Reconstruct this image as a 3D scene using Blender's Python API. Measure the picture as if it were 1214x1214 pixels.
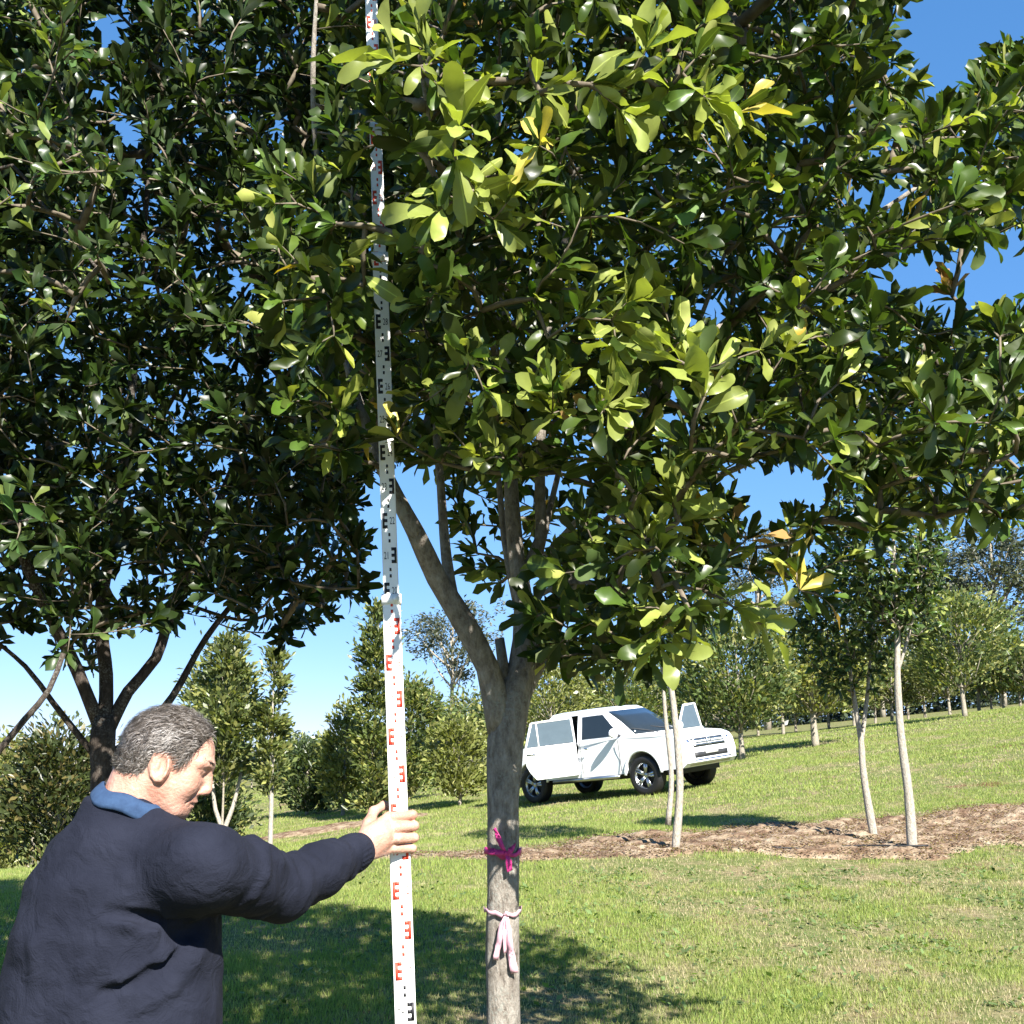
import bpy, bmesh, math, random
import numpy as np
from mathutils import Vector, Matrix

for o in list(bpy.data.objects):
    bpy.data.objects.remove(o, do_unlink=True)
SC = bpy.context.scene
COL = SC.collection
RAD = math.radians

# ------------------------------------------------------------------ camera, sky, sun, exposure
CAM_H, F_PX, W_PX, PITCH = 1.58, 1370.0, 1214.0, RAD(11.87)
cam_data = bpy.data.cameras.new('camera')
cam_data.sensor_width = 36.0
cam_data.lens = F_PX / W_PX * 36.0
cam_data.clip_start = 0.05
cam_data.clip_end = 3000
cam = bpy.data.objects.new('camera', cam_data)
cam.location = (0, 0, CAM_H)
cam.rotation_euler = (math.pi / 2 + PITCH, 0, 0)
COL.objects.link(cam)
SC.camera = cam

SUN_EL = RAD(40)
SUN_AZ = Vector((0.42, -1.0)).normalized()          # horizontal direction towards the sun
world = bpy.data.worlds.new('World')
SC.world = world
world.use_nodes = True
wn = world.node_tree.nodes
wl = world.node_tree.links
wn.clear()
sky = wn.new('ShaderNodeTexSky')
sky.sky_type = 'NISHITA'
sky.sun_disc = False
sky.sun_elevation = SUN_EL
sky.sun_rotation = math.atan2(SUN_AZ.x, SUN_AZ.y)
sky.air_density = 0.7
sky.dust_density = 0.0
sky.ozone_density = 8.0
bg = wn.new('ShaderNodeBackground')
bg.inputs['Strength'].default_value = 0.064
wo = wn.new('ShaderNodeOutputWorld')
sep = wn.new('ShaderNodeSeparateColor'); com = wn.new('ShaderNodeCombineColor')
wl.new(sky.outputs['Color'], sep.inputs[0])
for ch, (pw, k) in enumerate(((.8, 1.02), (.58, 1.58), (.5, 2.35))):     # soft photographic grade of the whole clear sky
    a = wn.new('ShaderNodeMath'); a.operation = 'POWER'; a.inputs[1].default_value = pw
    b = wn.new('ShaderNodeMath'); b.operation = 'MULTIPLY'; b.inputs[1].default_value = k
    wl.new(sep.outputs[ch], a.inputs[0]); wl.new(a.outputs[0], b.inputs[0]); wl.new(b.outputs[0], com.inputs[ch])
wl.new(com.outputs[0], bg.inputs['Color'])
wl.new(bg.outputs['Background'], wo.inputs['Surface'])

sun_data = bpy.data.lights.new('sun', 'SUN')
sun_data.energy = 5.0
sun_data.angle = RAD(0.53)
sun_data.color = (1.0, 0.955, 0.88)
sun = bpy.data.objects.new('sun', sun_data)
SUN_DIR = Vector((SUN_AZ.x * math.cos(SUN_EL), SUN_AZ.y * math.cos(SUN_EL), math.sin(SUN_EL)))
sun.rotation_euler = (-SUN_DIR).to_track_quat('-Z', 'Y').to_euler()
sun.location = (6, -10, 14)
COL.objects.link(sun)

SC.view_settings.view_transform = 'Standard'
SC.view_settings.look = 'None'
SC.view_settings.exposure = 1.75
SC.view_settings.gamma = 1.0
SC.render.engine = 'CYCLES'
SC.cycles.use_denoising = True
SC.cycles.max_bounces = 6
SC.cycles.diffuse_bounces = 2
SC.cycles.transmission_bounces = 4
SC.cycles.transparent_max_bounces = 6

# ------------------------------------------------------------------ helpers
rng = np.random.default_rng(11)
random.seed(5)
CT, ST = math.cos(PITCH), math.sin(PITCH)
SUNV = np.array(SUN_DIR)


def at(px, py, d):
    """world point seen at photo position (px, py) that stands d metres in front of the camera"""
    X, Y = (px - 607.0) / F_PX, (607.0 - py) / F_PX
    v = np.array([X, CT - ST * Y, ST + CT * Y])
    v = v * (d / v[1])
    return v + np.array([0, 0, CAM_H])


def proj(P):
    P = np.asarray(P, float)
    r = P - np.array([0, 0, CAM_H])
    Z = r[..., 1] * CT + r[..., 2] * ST
    Y = -r[..., 1] * ST + r[..., 2] * CT
    Z = np.where(Z < .05, .05, Z)
    return 607 + F_PX * r[..., 0] / Z, 607 - F_PX * Y / Z, Z


def sstep(a, b, x):
    t = np.clip((np.asarray(x, float) - a) / (b - a), 0, 1)
    return t * t * (3 - 2 * t)


def norm(v):
    v = np.asarray(v, float)
    return v / np.maximum(np.linalg.norm(v, axis=-1, keepdims=True), 1e-9)


def terrain(x, y):
    x = np.asarray(x, float); y = np.asarray(y, float)
    xc = np.clip(x, -45, 60); yc = np.clip(y, -30, 110)
    base = np.interp(yc, [-30, 5, 15, 26, 45, 110], [-.5, 0, .42, .64, 1.1, 2.2])
    gx = .134 * sstep(10, 25, yc) * (1 - .3 * sstep(35, 70, yc))
    z = base + gx * (xc - 1.7)
    z = z + .018 * np.sin(x * 1.3 + 2 * np.sin(y * .7)) + .014 * np.sin(y * 1.9 + 1.3 * np.sin(x * .9 + 1))
    return z


def link(o, parent=None):
    COL.objects.link(o)
    if parent is not None:
        o.parent = parent
    return o


def tag(o, label=None, cat=None, group=None, kind=None):
    if label: o['label'] = label
    if cat: o['category'] = cat
    if group: o['group'] = group
    if kind: o['kind'] = kind
    return o


def thing(name, loc, label, cat, group=None):
    o = bpy.data.objects.new(name, None)
    o.empty_display_size = .1
    o.location = tuple(float(a) for a in loc)
    link(o)
    return tag(o, label, cat, group)


def mesh_np(name, V, F, mats=(), smooth=True, attr=None, midx=None):
    """V (n,3); F list of integer arrays (k,3) or (k,4); attr: per-vertex rgb"""
    V = np.asarray(V, np.float32)
    F = [np.asarray(f, np.int32) for f in (F if isinstance(F, (list, tuple)) else [F]) if len(f)]
    me = bpy.data.meshes.new(name)
    me.vertices.add(len(V))
    me.vertices.foreach_set('co', V.ravel())
    lv = np.concatenate([f.ravel() for f in F])
    tot = np.concatenate([np.full(len(f), f.shape[1], np.int32) for f in F])
    st = np.concatenate([[0], np.cumsum(tot)[:-1]]).astype(np.int32)
    me.loops.add(len(lv)); me.loops.foreach_set('vertex_index', lv)
    me.polygons.add(len(tot))
    me.polygons.foreach_set('loop_start', st)
    me.polygons.foreach_set('loop_total', tot)
    if smooth:
        me.polygons.foreach_set('use_smooth', np.ones(len(tot), bool))
    for m in mats:
        me.materials.append(m)
    if midx is not None:
        me.polygons.foreach_set('material_index', np.asarray(midx, np.int32))
    me.update(calc_edges=True)
    if attr is not None:
        a = me.attributes.new('tint', 'FLOAT_COLOR', 'POINT')
        rgba = np.ones((len(V), 4), np.float32); rgba[:, :3] = attr
        a.data.foreach_set('color', rgba.ravel())
    me.validate()
    return me


def obj(name, me, parent=None, loc=None):
    o = bpy.data.objects.new(name, me)
    if loc is not None: o.location = tuple(float(a) for a in loc)
    return link(o, parent)


def catmull(P, step):
    P = [np.asarray(p, float) for p in P]
    if len(P) == 2:
        n = max(2, int(np.linalg.norm(P[1] - P[0]) / step) + 1)
        return np.array([P[0] + (P[1] - P[0]) * t for t in np.linspace(0, 1, n)])
    Q = [2 * P[0] - P[1]] + P + [2 * P[-1] - P[-2]]
    out = []
    for i in range(1, len(Q) - 2):
        n = max(1, int(round(np.linalg.norm(Q[i + 1] - Q[i]) / step)))
        for k in range(n):
            t = k / n
            a, b, c, d = Q[i - 1], Q[i], Q[i + 1], Q[i + 2]
            out.append(.5 * ((2 * b) + (c - a) * t + (2 * a - 5 * b + 4 * c - d) * t * t + (3 * b - a - 3 * c + d) * t ** 3))
    out.append(P[-1])
    return np.array(out)


def tube(P, R, sides=8, wob=0.0, seed=0, cap=True):
    """tapered tube along P; returns V, quads, tris"""
    P = np.asarray(P, float); n = len(P)
    R = np.broadcast_to(np.asarray(R, float), (n,)).copy()
    T = norm(np.gradient(P, axis=0))
    up = np.array([0, 0, 1.0]) if abs(T[0][2]) < .8 else np.array([1.0, 0, 0])
    N = np.zeros_like(P)
    v = up - T[0] * np.dot(up, T[0]); N[0] = v / np.linalg.norm(v)
    for i in range(1, n):
        v = N[i - 1] - T[i] * np.dot(N[i - 1], T[i]); N[i] = v / max(np.linalg.norm(v), 1e-9)
    B = np.cross(T, N)
    a = np.linspace(0, 2 * np.pi, sides, endpoint=False)
    r = np.repeat(R[:, None], sides, 1)
    if wob:
        g = np.random.default_rng(seed)
        ph = g.uniform(0, 6.28, 6)
        L = np.concatenate([[0], np.cumsum(np.linalg.norm(np.diff(P, axis=0), axis=1))])[:, None]
        r = r * (1 + wob * (np.sin(2 * a[None] + L * 9 + ph[0]) * .6 + np.sin(3 * a[None] - L * 14 + ph[1]) * .45 + np.sin(5 * a[None] + L * 31 + ph[2]) * .3 + np.sin(L * 23 + ph[3]) * .5))
    V = P[:, None] + r[..., None] * (np.cos(a)[None, :, None] * N[:, None] + np.sin(a)[None, :, None] * B[:, None])
    V = V.reshape(-1, 3)
    i, j = np.meshgrid(np.arange(n - 1), np.arange(sides), indexing='ij')
    j2 = (j + 1) % sides
    Q = np.stack([i * sides + j, i * sides + j2, (i + 1) * sides + j2, (i + 1) * sides + j], -1).reshape(-1, 4)
    Tr = np.zeros((0, 3), int)
    if cap:
        V = np.vstack([V, P[:1], P[-1:]]); c0, c1 = n * sides, n * sides + 1
        k = np.arange(sides); k2 = (k + 1) % sides
        Tr = np.vstack([np.stack([np.full(sides, c0), k2, k], -1), np.stack([np.full(sides, c1), (n - 1) * sides + k, (n - 1) * sides + k2], -1)])
    return V, Q, Tr


class MB:
    """collects shapes into one mesh"""
    def __init__(s): s.V, s.Q, s.T, s.n = [], [], [], 0
    def add(s, V, Q=None, T=None):
        V = np.asarray(V, float)
        s.V.append(V)
        if Q is not None and len(Q): s.Q.append(np.asarray(Q) + s.n)
        if T is not None and len(T): s.T.append(np.asarray(T) + s.n)
        s.n += len(V)
        return s
    def tube(s, P, R, sides=8, **k): return s.add(*tube(P, R, sides, **k))
    def box(s, c, h, rot=None):
        c = np.array(c, float); h = np.array(h, float)
        v = np.array([[x, y, z] for x in (-1, 1) for y in (-1, 1) for z in (-1, 1)], float) * h
        if rot is not None: v = v @ np.array(rot).T
        return s.add(v + c, [[0, 1, 3, 2], [4, 6, 7, 5], [0, 4, 5, 1], [2, 3, 7, 6], [0, 2, 6, 4], [1, 5, 7, 3]])
    def mesh(s, name, mat, smooth=False, sub=0.0):
        F = []
        if s.Q: F.append(np.vstack(s.Q))
        if s.T: F.append(np.vstack(s.T))
        V = np.vstack(s.V) - np.asarray(sub)
        return mesh_np(name, V, F, [mat] if mat else [], smooth)


# ------------------------------------------------------------------ materials
def new_mat(name):
    m = bpy.data.materials.new(name); m.use_nodes = True
    nt = m.node_tree
    nt.nodes.clear()
    out = nt.nodes.new('ShaderNodeOutputMaterial')
    b = nt.nodes.new('ShaderNodeBsdfPrincipled')
    nt.links.new(b.outputs[0], out.inputs['Surface'])
    return m, nt, b, out


def nd(nt, typ, **kw):
    n = nt.nodes.new(typ)
    for k, v in kw.items():
        if k in n.inputs: n.inputs[k].default_value = v
        else: setattr(n, k, v)
    return n


def ramp(nt, fac, stops, k=1.0):
    stops = [(p, tuple(a * k for a in c)) for p, c in stops]
    r = nt.nodes.new('ShaderNodeValToRGB')
    e = r.color_ramp.elements
    while len(e) > 1: e.remove(e[-1])
    e[0].position = stops[0][0]; e[0].color = (*stops[0][1], 1)
    for p, c in stops[1:]:
        x = e.new(p); x.color = (*c, 1)
    nt.links.new(fac, r.inputs[0])
    return r


def bump(nt, b, height, strength, dist):
    n = nt.nodes.new('ShaderNodeBump')
    n.inputs['Strength'].default_value = strength
    n.inputs['Distance'].default_value = dist
    nt.links.new(height, n.inputs['Height'])
    nt.links.new(n.outputs[0], b.inputs['Normal'])
    return n


def noise_mat(name, stops, scale, rough=.8, detail=6, bumpk=0.0, bdist=.01, bscale=None, coord='Object', stretch=(1, 1, 1), spec=.3, metal=0.0):
    m, nt, b, out = new_mat(name)
    tc = nd(nt, 'ShaderNodeTexCoord'); mp = nd(nt, 'ShaderNodeMapping'); mp.inputs['Scale'].default_value = stretch
    nt.links.new(tc.outputs[coord], mp.inputs[0])
    n = nd(nt, 'ShaderNodeTexNoise', Scale=scale, Detail=detail, Roughness=.6)
    nt.links.new(mp.outputs[0], n.inputs['Vector'])
    r = ramp(nt, n.outputs['Fac'], stops)
    nt.links.new(r.outputs[0], b.inputs['Base Color'])
    b.inputs['Roughness'].default_value = rough
    b.inputs['Metallic'].default_value = metal
    b.inputs['Specular IOR Level'].default_value = spec
    if bumpk:
        n2 = nd(nt, 'ShaderNodeTexNoise', Scale=bscale or scale * 2, Detail=5)
        nt.links.new(mp.outputs[0], n2.inputs['Vector'])
        bump(nt, b, n2.outputs['Fac'], bumpk, bdist)
    return m


def plain(name, c, rough=.5, metal=0.0, spec=.4):
    """near-uniform manufactured surface with a trace of grime variation"""
    lo = tuple(a * .9 for a in c)
    return noise_mat(name, [(.3, lo), (.6, c)], 5, rough, 4, spec=spec, metal=metal)


def leaf_mat(name, use_obj, gloss=.34, trans=.26, back=1.35):
    m, nt, b, out = new_mat(name)
    if use_obj:
        c = nd(nt, 'ShaderNodeObjectInfo').outputs['Color']
    else:
        c = nd(nt, 'ShaderNodeAttribute', attribute_name='tint').outputs['Color']
    geo = nd(nt, 'ShaderNodeNewGeometry')
    tc = nd(nt, 'ShaderNodeTexCoord')
    n = nd(nt, 'ShaderNodeTexNoise', Scale=5.0 if use_obj else 40.0, Detail=3.0)
    nt.links.new(tc.outputs['Object'], n.inputs['Vector'])
    mr = nd(nt, 'ShaderNodeMapRange'); mr.inputs['To Min'].default_value = .78; mr.inputs['To Max'].default_value = 1.2
    nt.links.new(n.outputs['Fac'], mr.inputs['Value'])
    mx = nd(nt, 'ShaderNodeVectorMath', operation='SCALE')
    nt.links.new(c, mx.inputs[0]); nt.links.new(mr.outputs[0], mx.inputs['Scale'])
    if use_obj:                                  # pale midrib along the leaf
        sx = nd(nt, 'ShaderNodeSeparateXYZ'); nt.links.new(tc.outputs['Object'], sx.inputs[0])
        ab = nd(nt, 'ShaderNodeMath', operation='ABSOLUTE'); nt.links.new(sx.outputs[0], ab.inputs[0])
        rb_ = nd(nt, 'ShaderNodeMapRange'); rb_.inputs['From Min'].default_value = .008; rb_.inputs['From Max'].default_value = .016
        rb_.inputs['To Min'].default_value = 1.75; rb_.inputs['To Max'].default_value = 1.0; nt.links.new(ab.outputs[0], rb_.inputs['Value'])
        mm = nd(nt, 'ShaderNodeMath', operation='MULTIPLY'); nt.links.new(mr.outputs[0], mm.inputs[0]); nt.links.new(rb_.outputs[0], mm.inputs[1])
        nt.links.new(mm.outputs[0], mx.inputs['Scale'])
    # paler matt underside of the leaf
    pale = nd(nt, 'ShaderNodeVectorMath', operation='MULTIPLY_ADD')
    pale.inputs[1].default_value = (back, back * .95, back * 1.1); pale.inputs[2].default_value = (.008, .01, .006)
    nt.links.new(mx.outputs[0], pale.inputs[0])
    mc = nd(nt, 'ShaderNodeMix', data_type='RGBA')
    nt.links.new(geo.outputs['Backfacing'], mc.inputs['Factor'])
    nt.links.new(mx.outputs[0], mc.inputs[6]); nt.links.new(pale.outputs[0], mc.inputs[7])
    nt.links.new(mc.outputs[2], b.inputs['Base Color'])
    rr = nd(nt, 'ShaderNodeMapRange'); rr.inputs['To Min'].default_value = gloss; rr.inputs['To Max'].default_value = .65
    nt.links.new(geo.outputs['Backfacing'], rr.inputs['Value'])
    nt.links.new(rr.outputs[0], b.inputs['Roughness'])
    b.inputs['Specular IOR Level'].default_value = .27
    tr = nd(nt, 'ShaderNodeBsdfTranslucent')
    tcx = nd(nt, 'ShaderNodeVectorMath', operation='MULTIPLY'); tcx.inputs[1].default_value = (1.9, 2.0, .7)
    nt.links.new(mx.outputs[0], tcx.inputs[0]); nt.links.new(tcx.outputs[0], tr.inputs['Color'])
    ms = nd(nt, 'ShaderNodeMixShader'); ms.inputs[0].default_value = trans
    nt.links.new(b.outputs[0], ms.inputs[1]); nt.links.new(tr.outputs[0], ms.inputs[2])
    nt.links.new(ms.outputs[0], out.inputs['Surface'])
    return m


M = {}
M['leaf_obj'] = leaf_mat('leaf_single', True)
M['leaf'] = leaf_mat('leaf_mass', False)
M['grass'] = leaf_mat('grass_blade', False, gloss=.55, trans=.35, back=1.0)


def bark_mat(name, lo, mid, hi, scale=26, speck=.5):
    m, nt, b, out = new_mat(name)
    tc = nd(nt, 'ShaderNodeTexCoord'); mp = nd(nt, 'ShaderNodeMapping'); mp.inputs['Scale'].default_value = (1, 1, .45)
    nt.links.new(tc.outputs['Object'], mp.inputs[0])
    n = nd(nt, 'ShaderNodeTexNoise', Scale=scale * 1.7, Detail=10.0, Roughness=.74)
    nt.links.new(mp.outputs[0], n.inputs['Vector'])
    r = ramp(nt, n.outputs['Fac'], [(.32, lo), (.5, mid), (.68, hi)], .64)
    v = nd(nt, 'ShaderNodeTexNoise', Scale=110.0, Detail=2.0)
    nt.links.new(tc.outputs['Object'], v.inputs['Vector'])
    r2 = ramp(nt, v.outputs['Fac'], [(.52, (0, 0, 0)), (.6, (1, 1, 1))])
    big = nd(nt, 'ShaderNodeTexNoise', Scale=7.0, Detail=4.0)
    nt.links.new(tc.outputs['Object'], big.inputs['Vector'])
    r3 = ramp(nt, big.outputs['Fac'], [(.42, (0, 0, 0)), (.62, (speck, speck, speck))])
    mul = nd(nt, 'ShaderNodeMath', operation='MULTIPLY')
    nt.links.new(r2.outputs[0], mul.inputs[0]); nt.links.new(r3.outputs[0], mul.inputs[1])
    mc = nd(nt, 'ShaderNodeMix', data_type='RGBA'); mc.inputs[7].default_value = (.3, .3, .26, 1)
    nt.links.new(mul.outputs[0], mc.inputs['Factor']); nt.links.new(r.outputs[0], mc.inputs[6])
    nt.links.new(mc.outputs[2], b.inputs['Base Color'])
    b.inputs['Roughness'].default_value = .9
    b.inputs['Specular IOR Level'].default_value = .15
    bump(nt, b, n.outputs['Fac'], 1.0, .02)
    return m


M['bark'] = bark_mat('bark_grey_brown', (.16, .13, .105), (.42, .37, .31), (.66, .61, .53), speck=1.0)
M['bark_pale'] = bark_mat('bark_pale', (.28, .235, .18), (.42, .37, .29), (.55, .5, .41), speck=.3)
M['bark_white'] = bark_mat('bark_white', (.3, .26, .205), (.52, .465, .385), (.68, .625, .54), speck=.3)
M['bark_dark'] = bark_mat('bark_dark', (.045, .036, .03), (.1, .08, .065), (.17, .14, .115))
M['twig'] = noise_mat('twig_bark', [(.3, (.08, .062, .045)), (.7, (.19, .16, .115))], 30, .85)


def ground_mat():
    m, nt, b, out = new_mat('ground_turf_and_soil')
    tc = nd(nt, 'ShaderNodeTexCoord')
    big = nd(nt, 'ShaderNodeTexNoise', Scale=.55, Detail=6.0, Roughness=.62)
    fine = nd(nt, 'ShaderNodeTexNoise', Scale=14.0, Detail=8.0, Roughness=.7)
    mid = nd(nt, 'ShaderNodeTexNoise', Scale=2.2, Detail=6.0, Roughness=.65)
    for n in (big, fine, mid): nt.links.new(tc.outputs['Object'], n.inputs['Vector'])
    g = ramp(nt, fine.outputs['Fac'], [(.3, (.09, .12, .03)), (.5, (.18, .215, .07)), (.7, (.3, .31, .13))], .64)
    d = ramp(nt, fine.outputs['Fac'], [(.3, (.17, .12, .065)), (.5, (.33, .27, .15)), (.7, (.45, .38, .23))], .64)
    s = ramp(nt, fine.outputs['Fac'], [(.3, (.1, .045, .028)), (.6, (.2, .1, .062)), (.75, (.3, .2, .13))], .64)
    f1 = ramp(nt, mid.outputs['Fac'], [(.46, (0, 0, 0)), (.62, (1, 1, 1))])
    f2 = ramp(nt, big.outputs['Fac'], [(.62, (0, 0, 0)), (.7, (1, 1, 1))])
    m1 = nd(nt, 'ShaderNodeMix', data_type='RGBA'); m2 = nd(nt, 'ShaderNodeMix', data_type='RGBA')
    nt.links.new(f1.outputs[0], m1.inputs['Factor']); nt.links.new(g.outputs[0], m1.inputs[6]); nt.links.new(d.outputs[0], m1.inputs[7])
    nt.links.new(f2.outputs[0], m2.inputs['Factor']); nt.links.new(m1.outputs[2], m2.inputs[6]); nt.links.new(s.outputs[0], m2.inputs[7])
    nt.links.new(m2.outputs[2], b.inputs['Base Color'])
    b.inputs['Roughness'].default_value = 1.0; b.inputs['Specular IOR Level'].default_value = .05
    bump(nt, b, fine.outputs['Fac'], .8, .05)
    return m


M['ground'] = ground_mat()
M['soil'] = noise_mat('mulched_red_soil', [(.3, (.07, .042, .027)), (.43, (.15, .098, .064)), (.56, (.26, .195, .13)), (.72, (.36, .3, .22))], 4.5, 1.0, 9, bumpk=1.0, bdist=.05, bscale=16, spec=.05)

# ------------------------------------------------------------------ ground
def axis(lo, hi, fine_lo, fine_hi, step, grow=1.22):
    a = list(np.arange(fine_lo, fine_hi, step)); s = step
    while a[-1] < hi: s *= grow; a.append(a[-1] + s)
    s = step
    while a[0] > lo: s *= grow; a.insert(0, a[0] - s)
    return np.array(a)


gx_ = axis(-700, 700, -14, 18, .3); gy_ = axis(-60, 1500, 0, 34, .3)
GX, GY = np.meshgrid(gx_, gy_, indexing='ij')
GV = np.stack([GX, GY, terrain(GX, GY)], -1).reshape(-1, 3)
ni, nj = GX.shape
ii, jj = np.meshgrid(np.arange(ni - 1), np.arange(nj - 1), indexing='ij')
GQ = np.stack([ii * nj + jj, (ii + 1) * nj + jj, (ii + 1) * nj + jj + 1, ii * nj + jj + 1], -1).reshape(-1, 4)
ground = obj('ground', mesh_np('ground', GV, GQ, [M['ground']]))
tag(ground, kind='structure')


# beds of bare mulched soil along the rows of young trees; each sinks under the turf at its edge
def bed_mask(x, y):
    """0..1, 1 in the middle of the planting bed"""
    e = .28 * np.sin(x * 1.7) + .2 * np.sin(x * 3.9 + 1.2) + .1 * np.sin(x * 8.3 + .4)
    yc = 15.3 + .06 * x
    hw = np.interp(x, [-3, -1, 1.0, 2.0, 9, 14], [0, .1, .5, 1.0, 1.45, 1.3]) + .35 * np.sin(x * .9 + 1) * np.sin(y * 2.3 + x)
    return np.clip(1 - (np.abs(y - yc) - hw - e * .5) / .5, 0, 1) * (x > -3) * (x < 14)


def make_bed(name, X0, X1, Y0, Y1, mask, step, amp):
    bx = np.arange(X0, X1, step); by = np.arange(Y0, Y1, step)
    BX, BY = np.meshgrid(bx, by, indexing='ij')
    m = mask(BX, BY)
    g = np.random.default_rng(3)
    lump = .02 * np.sin(BX * 7 + 2 * np.sin(BY * 5)) + .018 * np.sin(BY * 9 + 2 * np.sin(BX * 6)) + .014 * g.normal(size=BX.shape)
    BZ = terrain(BX, BY) - .1 + .1 * sstep(0, .5, m) + amp * sstep(.3, 1, m) + lump * m
    V = np.stack([BX, BY, BZ], -1).reshape(-1, 3)
    a, b = BX.shape
    i, j = np.meshgrid(np.arange(a - 1), np.arange(b - 1), indexing='ij')
    Q = np.stack([i * b + j, (i + 1) * b + j, (i + 1) * b + j + 1, i * b + j + 1], -1).reshape(-1, 4)
    keep = (m.ravel()[Q] > 0).any(1)
    o = obj(name, mesh_np(name, V, Q[keep], [M['soil']]))
    tag(o, kind='structure')
    return o


make_bed('planting_bed', -3.5, 14.5, 12.6, 19, bed_mask, .09, .05)


def bed2(x, y):
    return np.clip(1 - (np.abs(y - 5.2 + .1 * np.sin(x * 2)) - 1.2 - .1 * np.sin(x * 3.1) ) / .5, 0, 1) * sstep(-7, -6, x) * (1 - sstep(4, 5, x))


make_bed('planting_bed', -7, 5, 2.8, 8.2, bed2, .12, .0)


def bed3(x, y):
    yc = 27.5 + .25 * (x + 6)
    return np.clip(1 - (np.abs(y - yc) - .7 - .3 * np.sin(x * 1.3)) / .6, 0, 1) * sstep(-14, -13, x) * (1 - sstep(-2.5, -1.5, x))


make_bed('planting_bed', -14, -1, 22, 33, bed3, .2, .04)

# ------------------------------------------------------------------ grass blades, weeds, leaf litter
def blades(x, y, hgt, wid, g, cols):
    n = len(x)
    z = terrain(x, y) - .004
    a = g.uniform(0, 2 * np.pi, n)
    lean = g.uniform(.05, .75, n); la = g.uniform(0, 2 * np.pi, n)
    p = np.stack([x, y, z], -1)
    side = np.stack([np.cos(a), np.sin(a), np.zeros(n)], -1) * (wid * .5)[:, None]
    tip = p + np.stack([np.cos(la) * lean, np.sin(la) * lean, np.ones(n)], -1) * hgt[:, None]
    V = np.stack([p - side, p + side, tip], 1).reshape(-1, 3)
    return V, np.arange(3 * n).reshape(-1, 3), np.repeat(cols * .62, 3, 0)


def vnoise(x, y, s, seed):
    g = np.random.default_rng(seed); ph = g.uniform(0, 6.28, 8); an = g.uniform(0, 6.28, 8); k = g.uniform(.6, 1.9, 8)
    r = 0
    for i in range(8):
        r = r + np.sin((x * np.cos(an[i]) + y * np.sin(an[i])) * k[i] * s + ph[i] + 1.3 * np.sin((x * np.sin(an[i]) - y * np.cos(an[i])) * k[i] * s * .7))
    return r / 4


def grass_zone(y0, y1, dens, h0, h1, w, seed):
    g = np.random.default_rng(seed)
    area = (y1 - y0) * (y0 + y1) * .5
    n = int(dens * area)
    y = np.sqrt(g.uniform(y0 ** 2, y1 ** 2, n)); x = g.uniform(-.5, .5, n) * y
    dry = vnoise(x, y, 1.3, 2) * .8 + vnoise(x, y, 5, 4) * .5 + (.75 + .35 * vnoise(x, y, 3.1, 12)) * sstep(.5, 3.2, x) * (1 - sstep(12.5, 16, y)) - .04
    keep = ((bed_mask(x, y) < .25 + g.uniform(0, .35, n)) | (g.uniform(0, 1, n) < .16 + .45 * (vnoise(x, y, 1.7, 9) > .45))) & (bed2(x, y) < .5) & (bed3(x, y) < .5)
    keep &= g.uniform(0, 1, n) > np.clip(dry * .6, 0, .7)
    x, y, dry = x[keep], y[keep], dry[keep]; n = len(x)
    t = np.clip(dry + g.normal(0, .35, n), 0, 1)[:, None]
    green = np.array([.24, .355, .07]) * g.uniform(.7, 1.3, (n, 1)); lime = np.array([.47, .51, .14]) * g.uniform(.8, 1.2, (n, 1))
    straw = np.array([.62, .52, .31]) * g.uniform(.7, 1.2, (n, 1))
    mixg = g.uniform(0, 1, (n, 1)) ** 1.3
    col = (green * (1 - mixg) + lime * mixg) * (1 - t) + straw * t
    hgt = g.uniform(h0, h1, n) * (1 - .35 * t[:, 0]); wid = g.uniform(.7, 1.3, n) * w
    return blades(x, y, hgt, wid, g, col)


GVs, GFs, GCs, off = [], [], [], 0
for z in ((6.3, 9, 5200, .02, .055, .0065, 1), (9, 13, 3000, .02, .055, .008, 2), (13, 20, 1150, .025, .06, .011, 3), (20, 34, 420, .03, .07, .018, 4), (34, 62, 90, .04, .09, .035, 5)):
    V, Fc, Cc = grass_zone(*z)
    GVs.append(V); GFs.append(Fc + off); GCs.append(Cc); off += len(V)
grass = obj('grass', mesh_np('grass', np.vstack(GVs), np.vstack(GFs), [M['grass']], smooth=False, attr=np.vstack(GCs)))
tag(grass, 'short mown grass with dry patches between the tree rows', 'grass', kind='stuff')


def flat_leaves(n, xs, ys, size, cols, seed, zoff=.012, tilt=.5):
    g = np.random.default_rng(seed)
    z = terrain(xs, ys) + zoff
    a = g.uniform(0, 6.28, n); L = g.uniform(.6, 1.3, n) * size
    d = np.stack([np.cos(a), np.sin(a), g.uniform(-tilt, tilt, n)], -1); s = np.stack([-np.sin(a), np.cos(a), g.uniform(-tilt, tilt, n)], -1)
    p = np.stack([xs, ys, z], -1)
    V = np.stack([p, p + d * (L * .5)[:, None] + s * (L * .28)[:, None], p + d * L[:, None], p + d * (L * .5)[:, None] - s * (L * .28)[:, None]], 1).reshape(-1, 3)
    return V, np.arange(4 * n).reshape(-1, 4), np.repeat(cols * .62, 4, 0)


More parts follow.
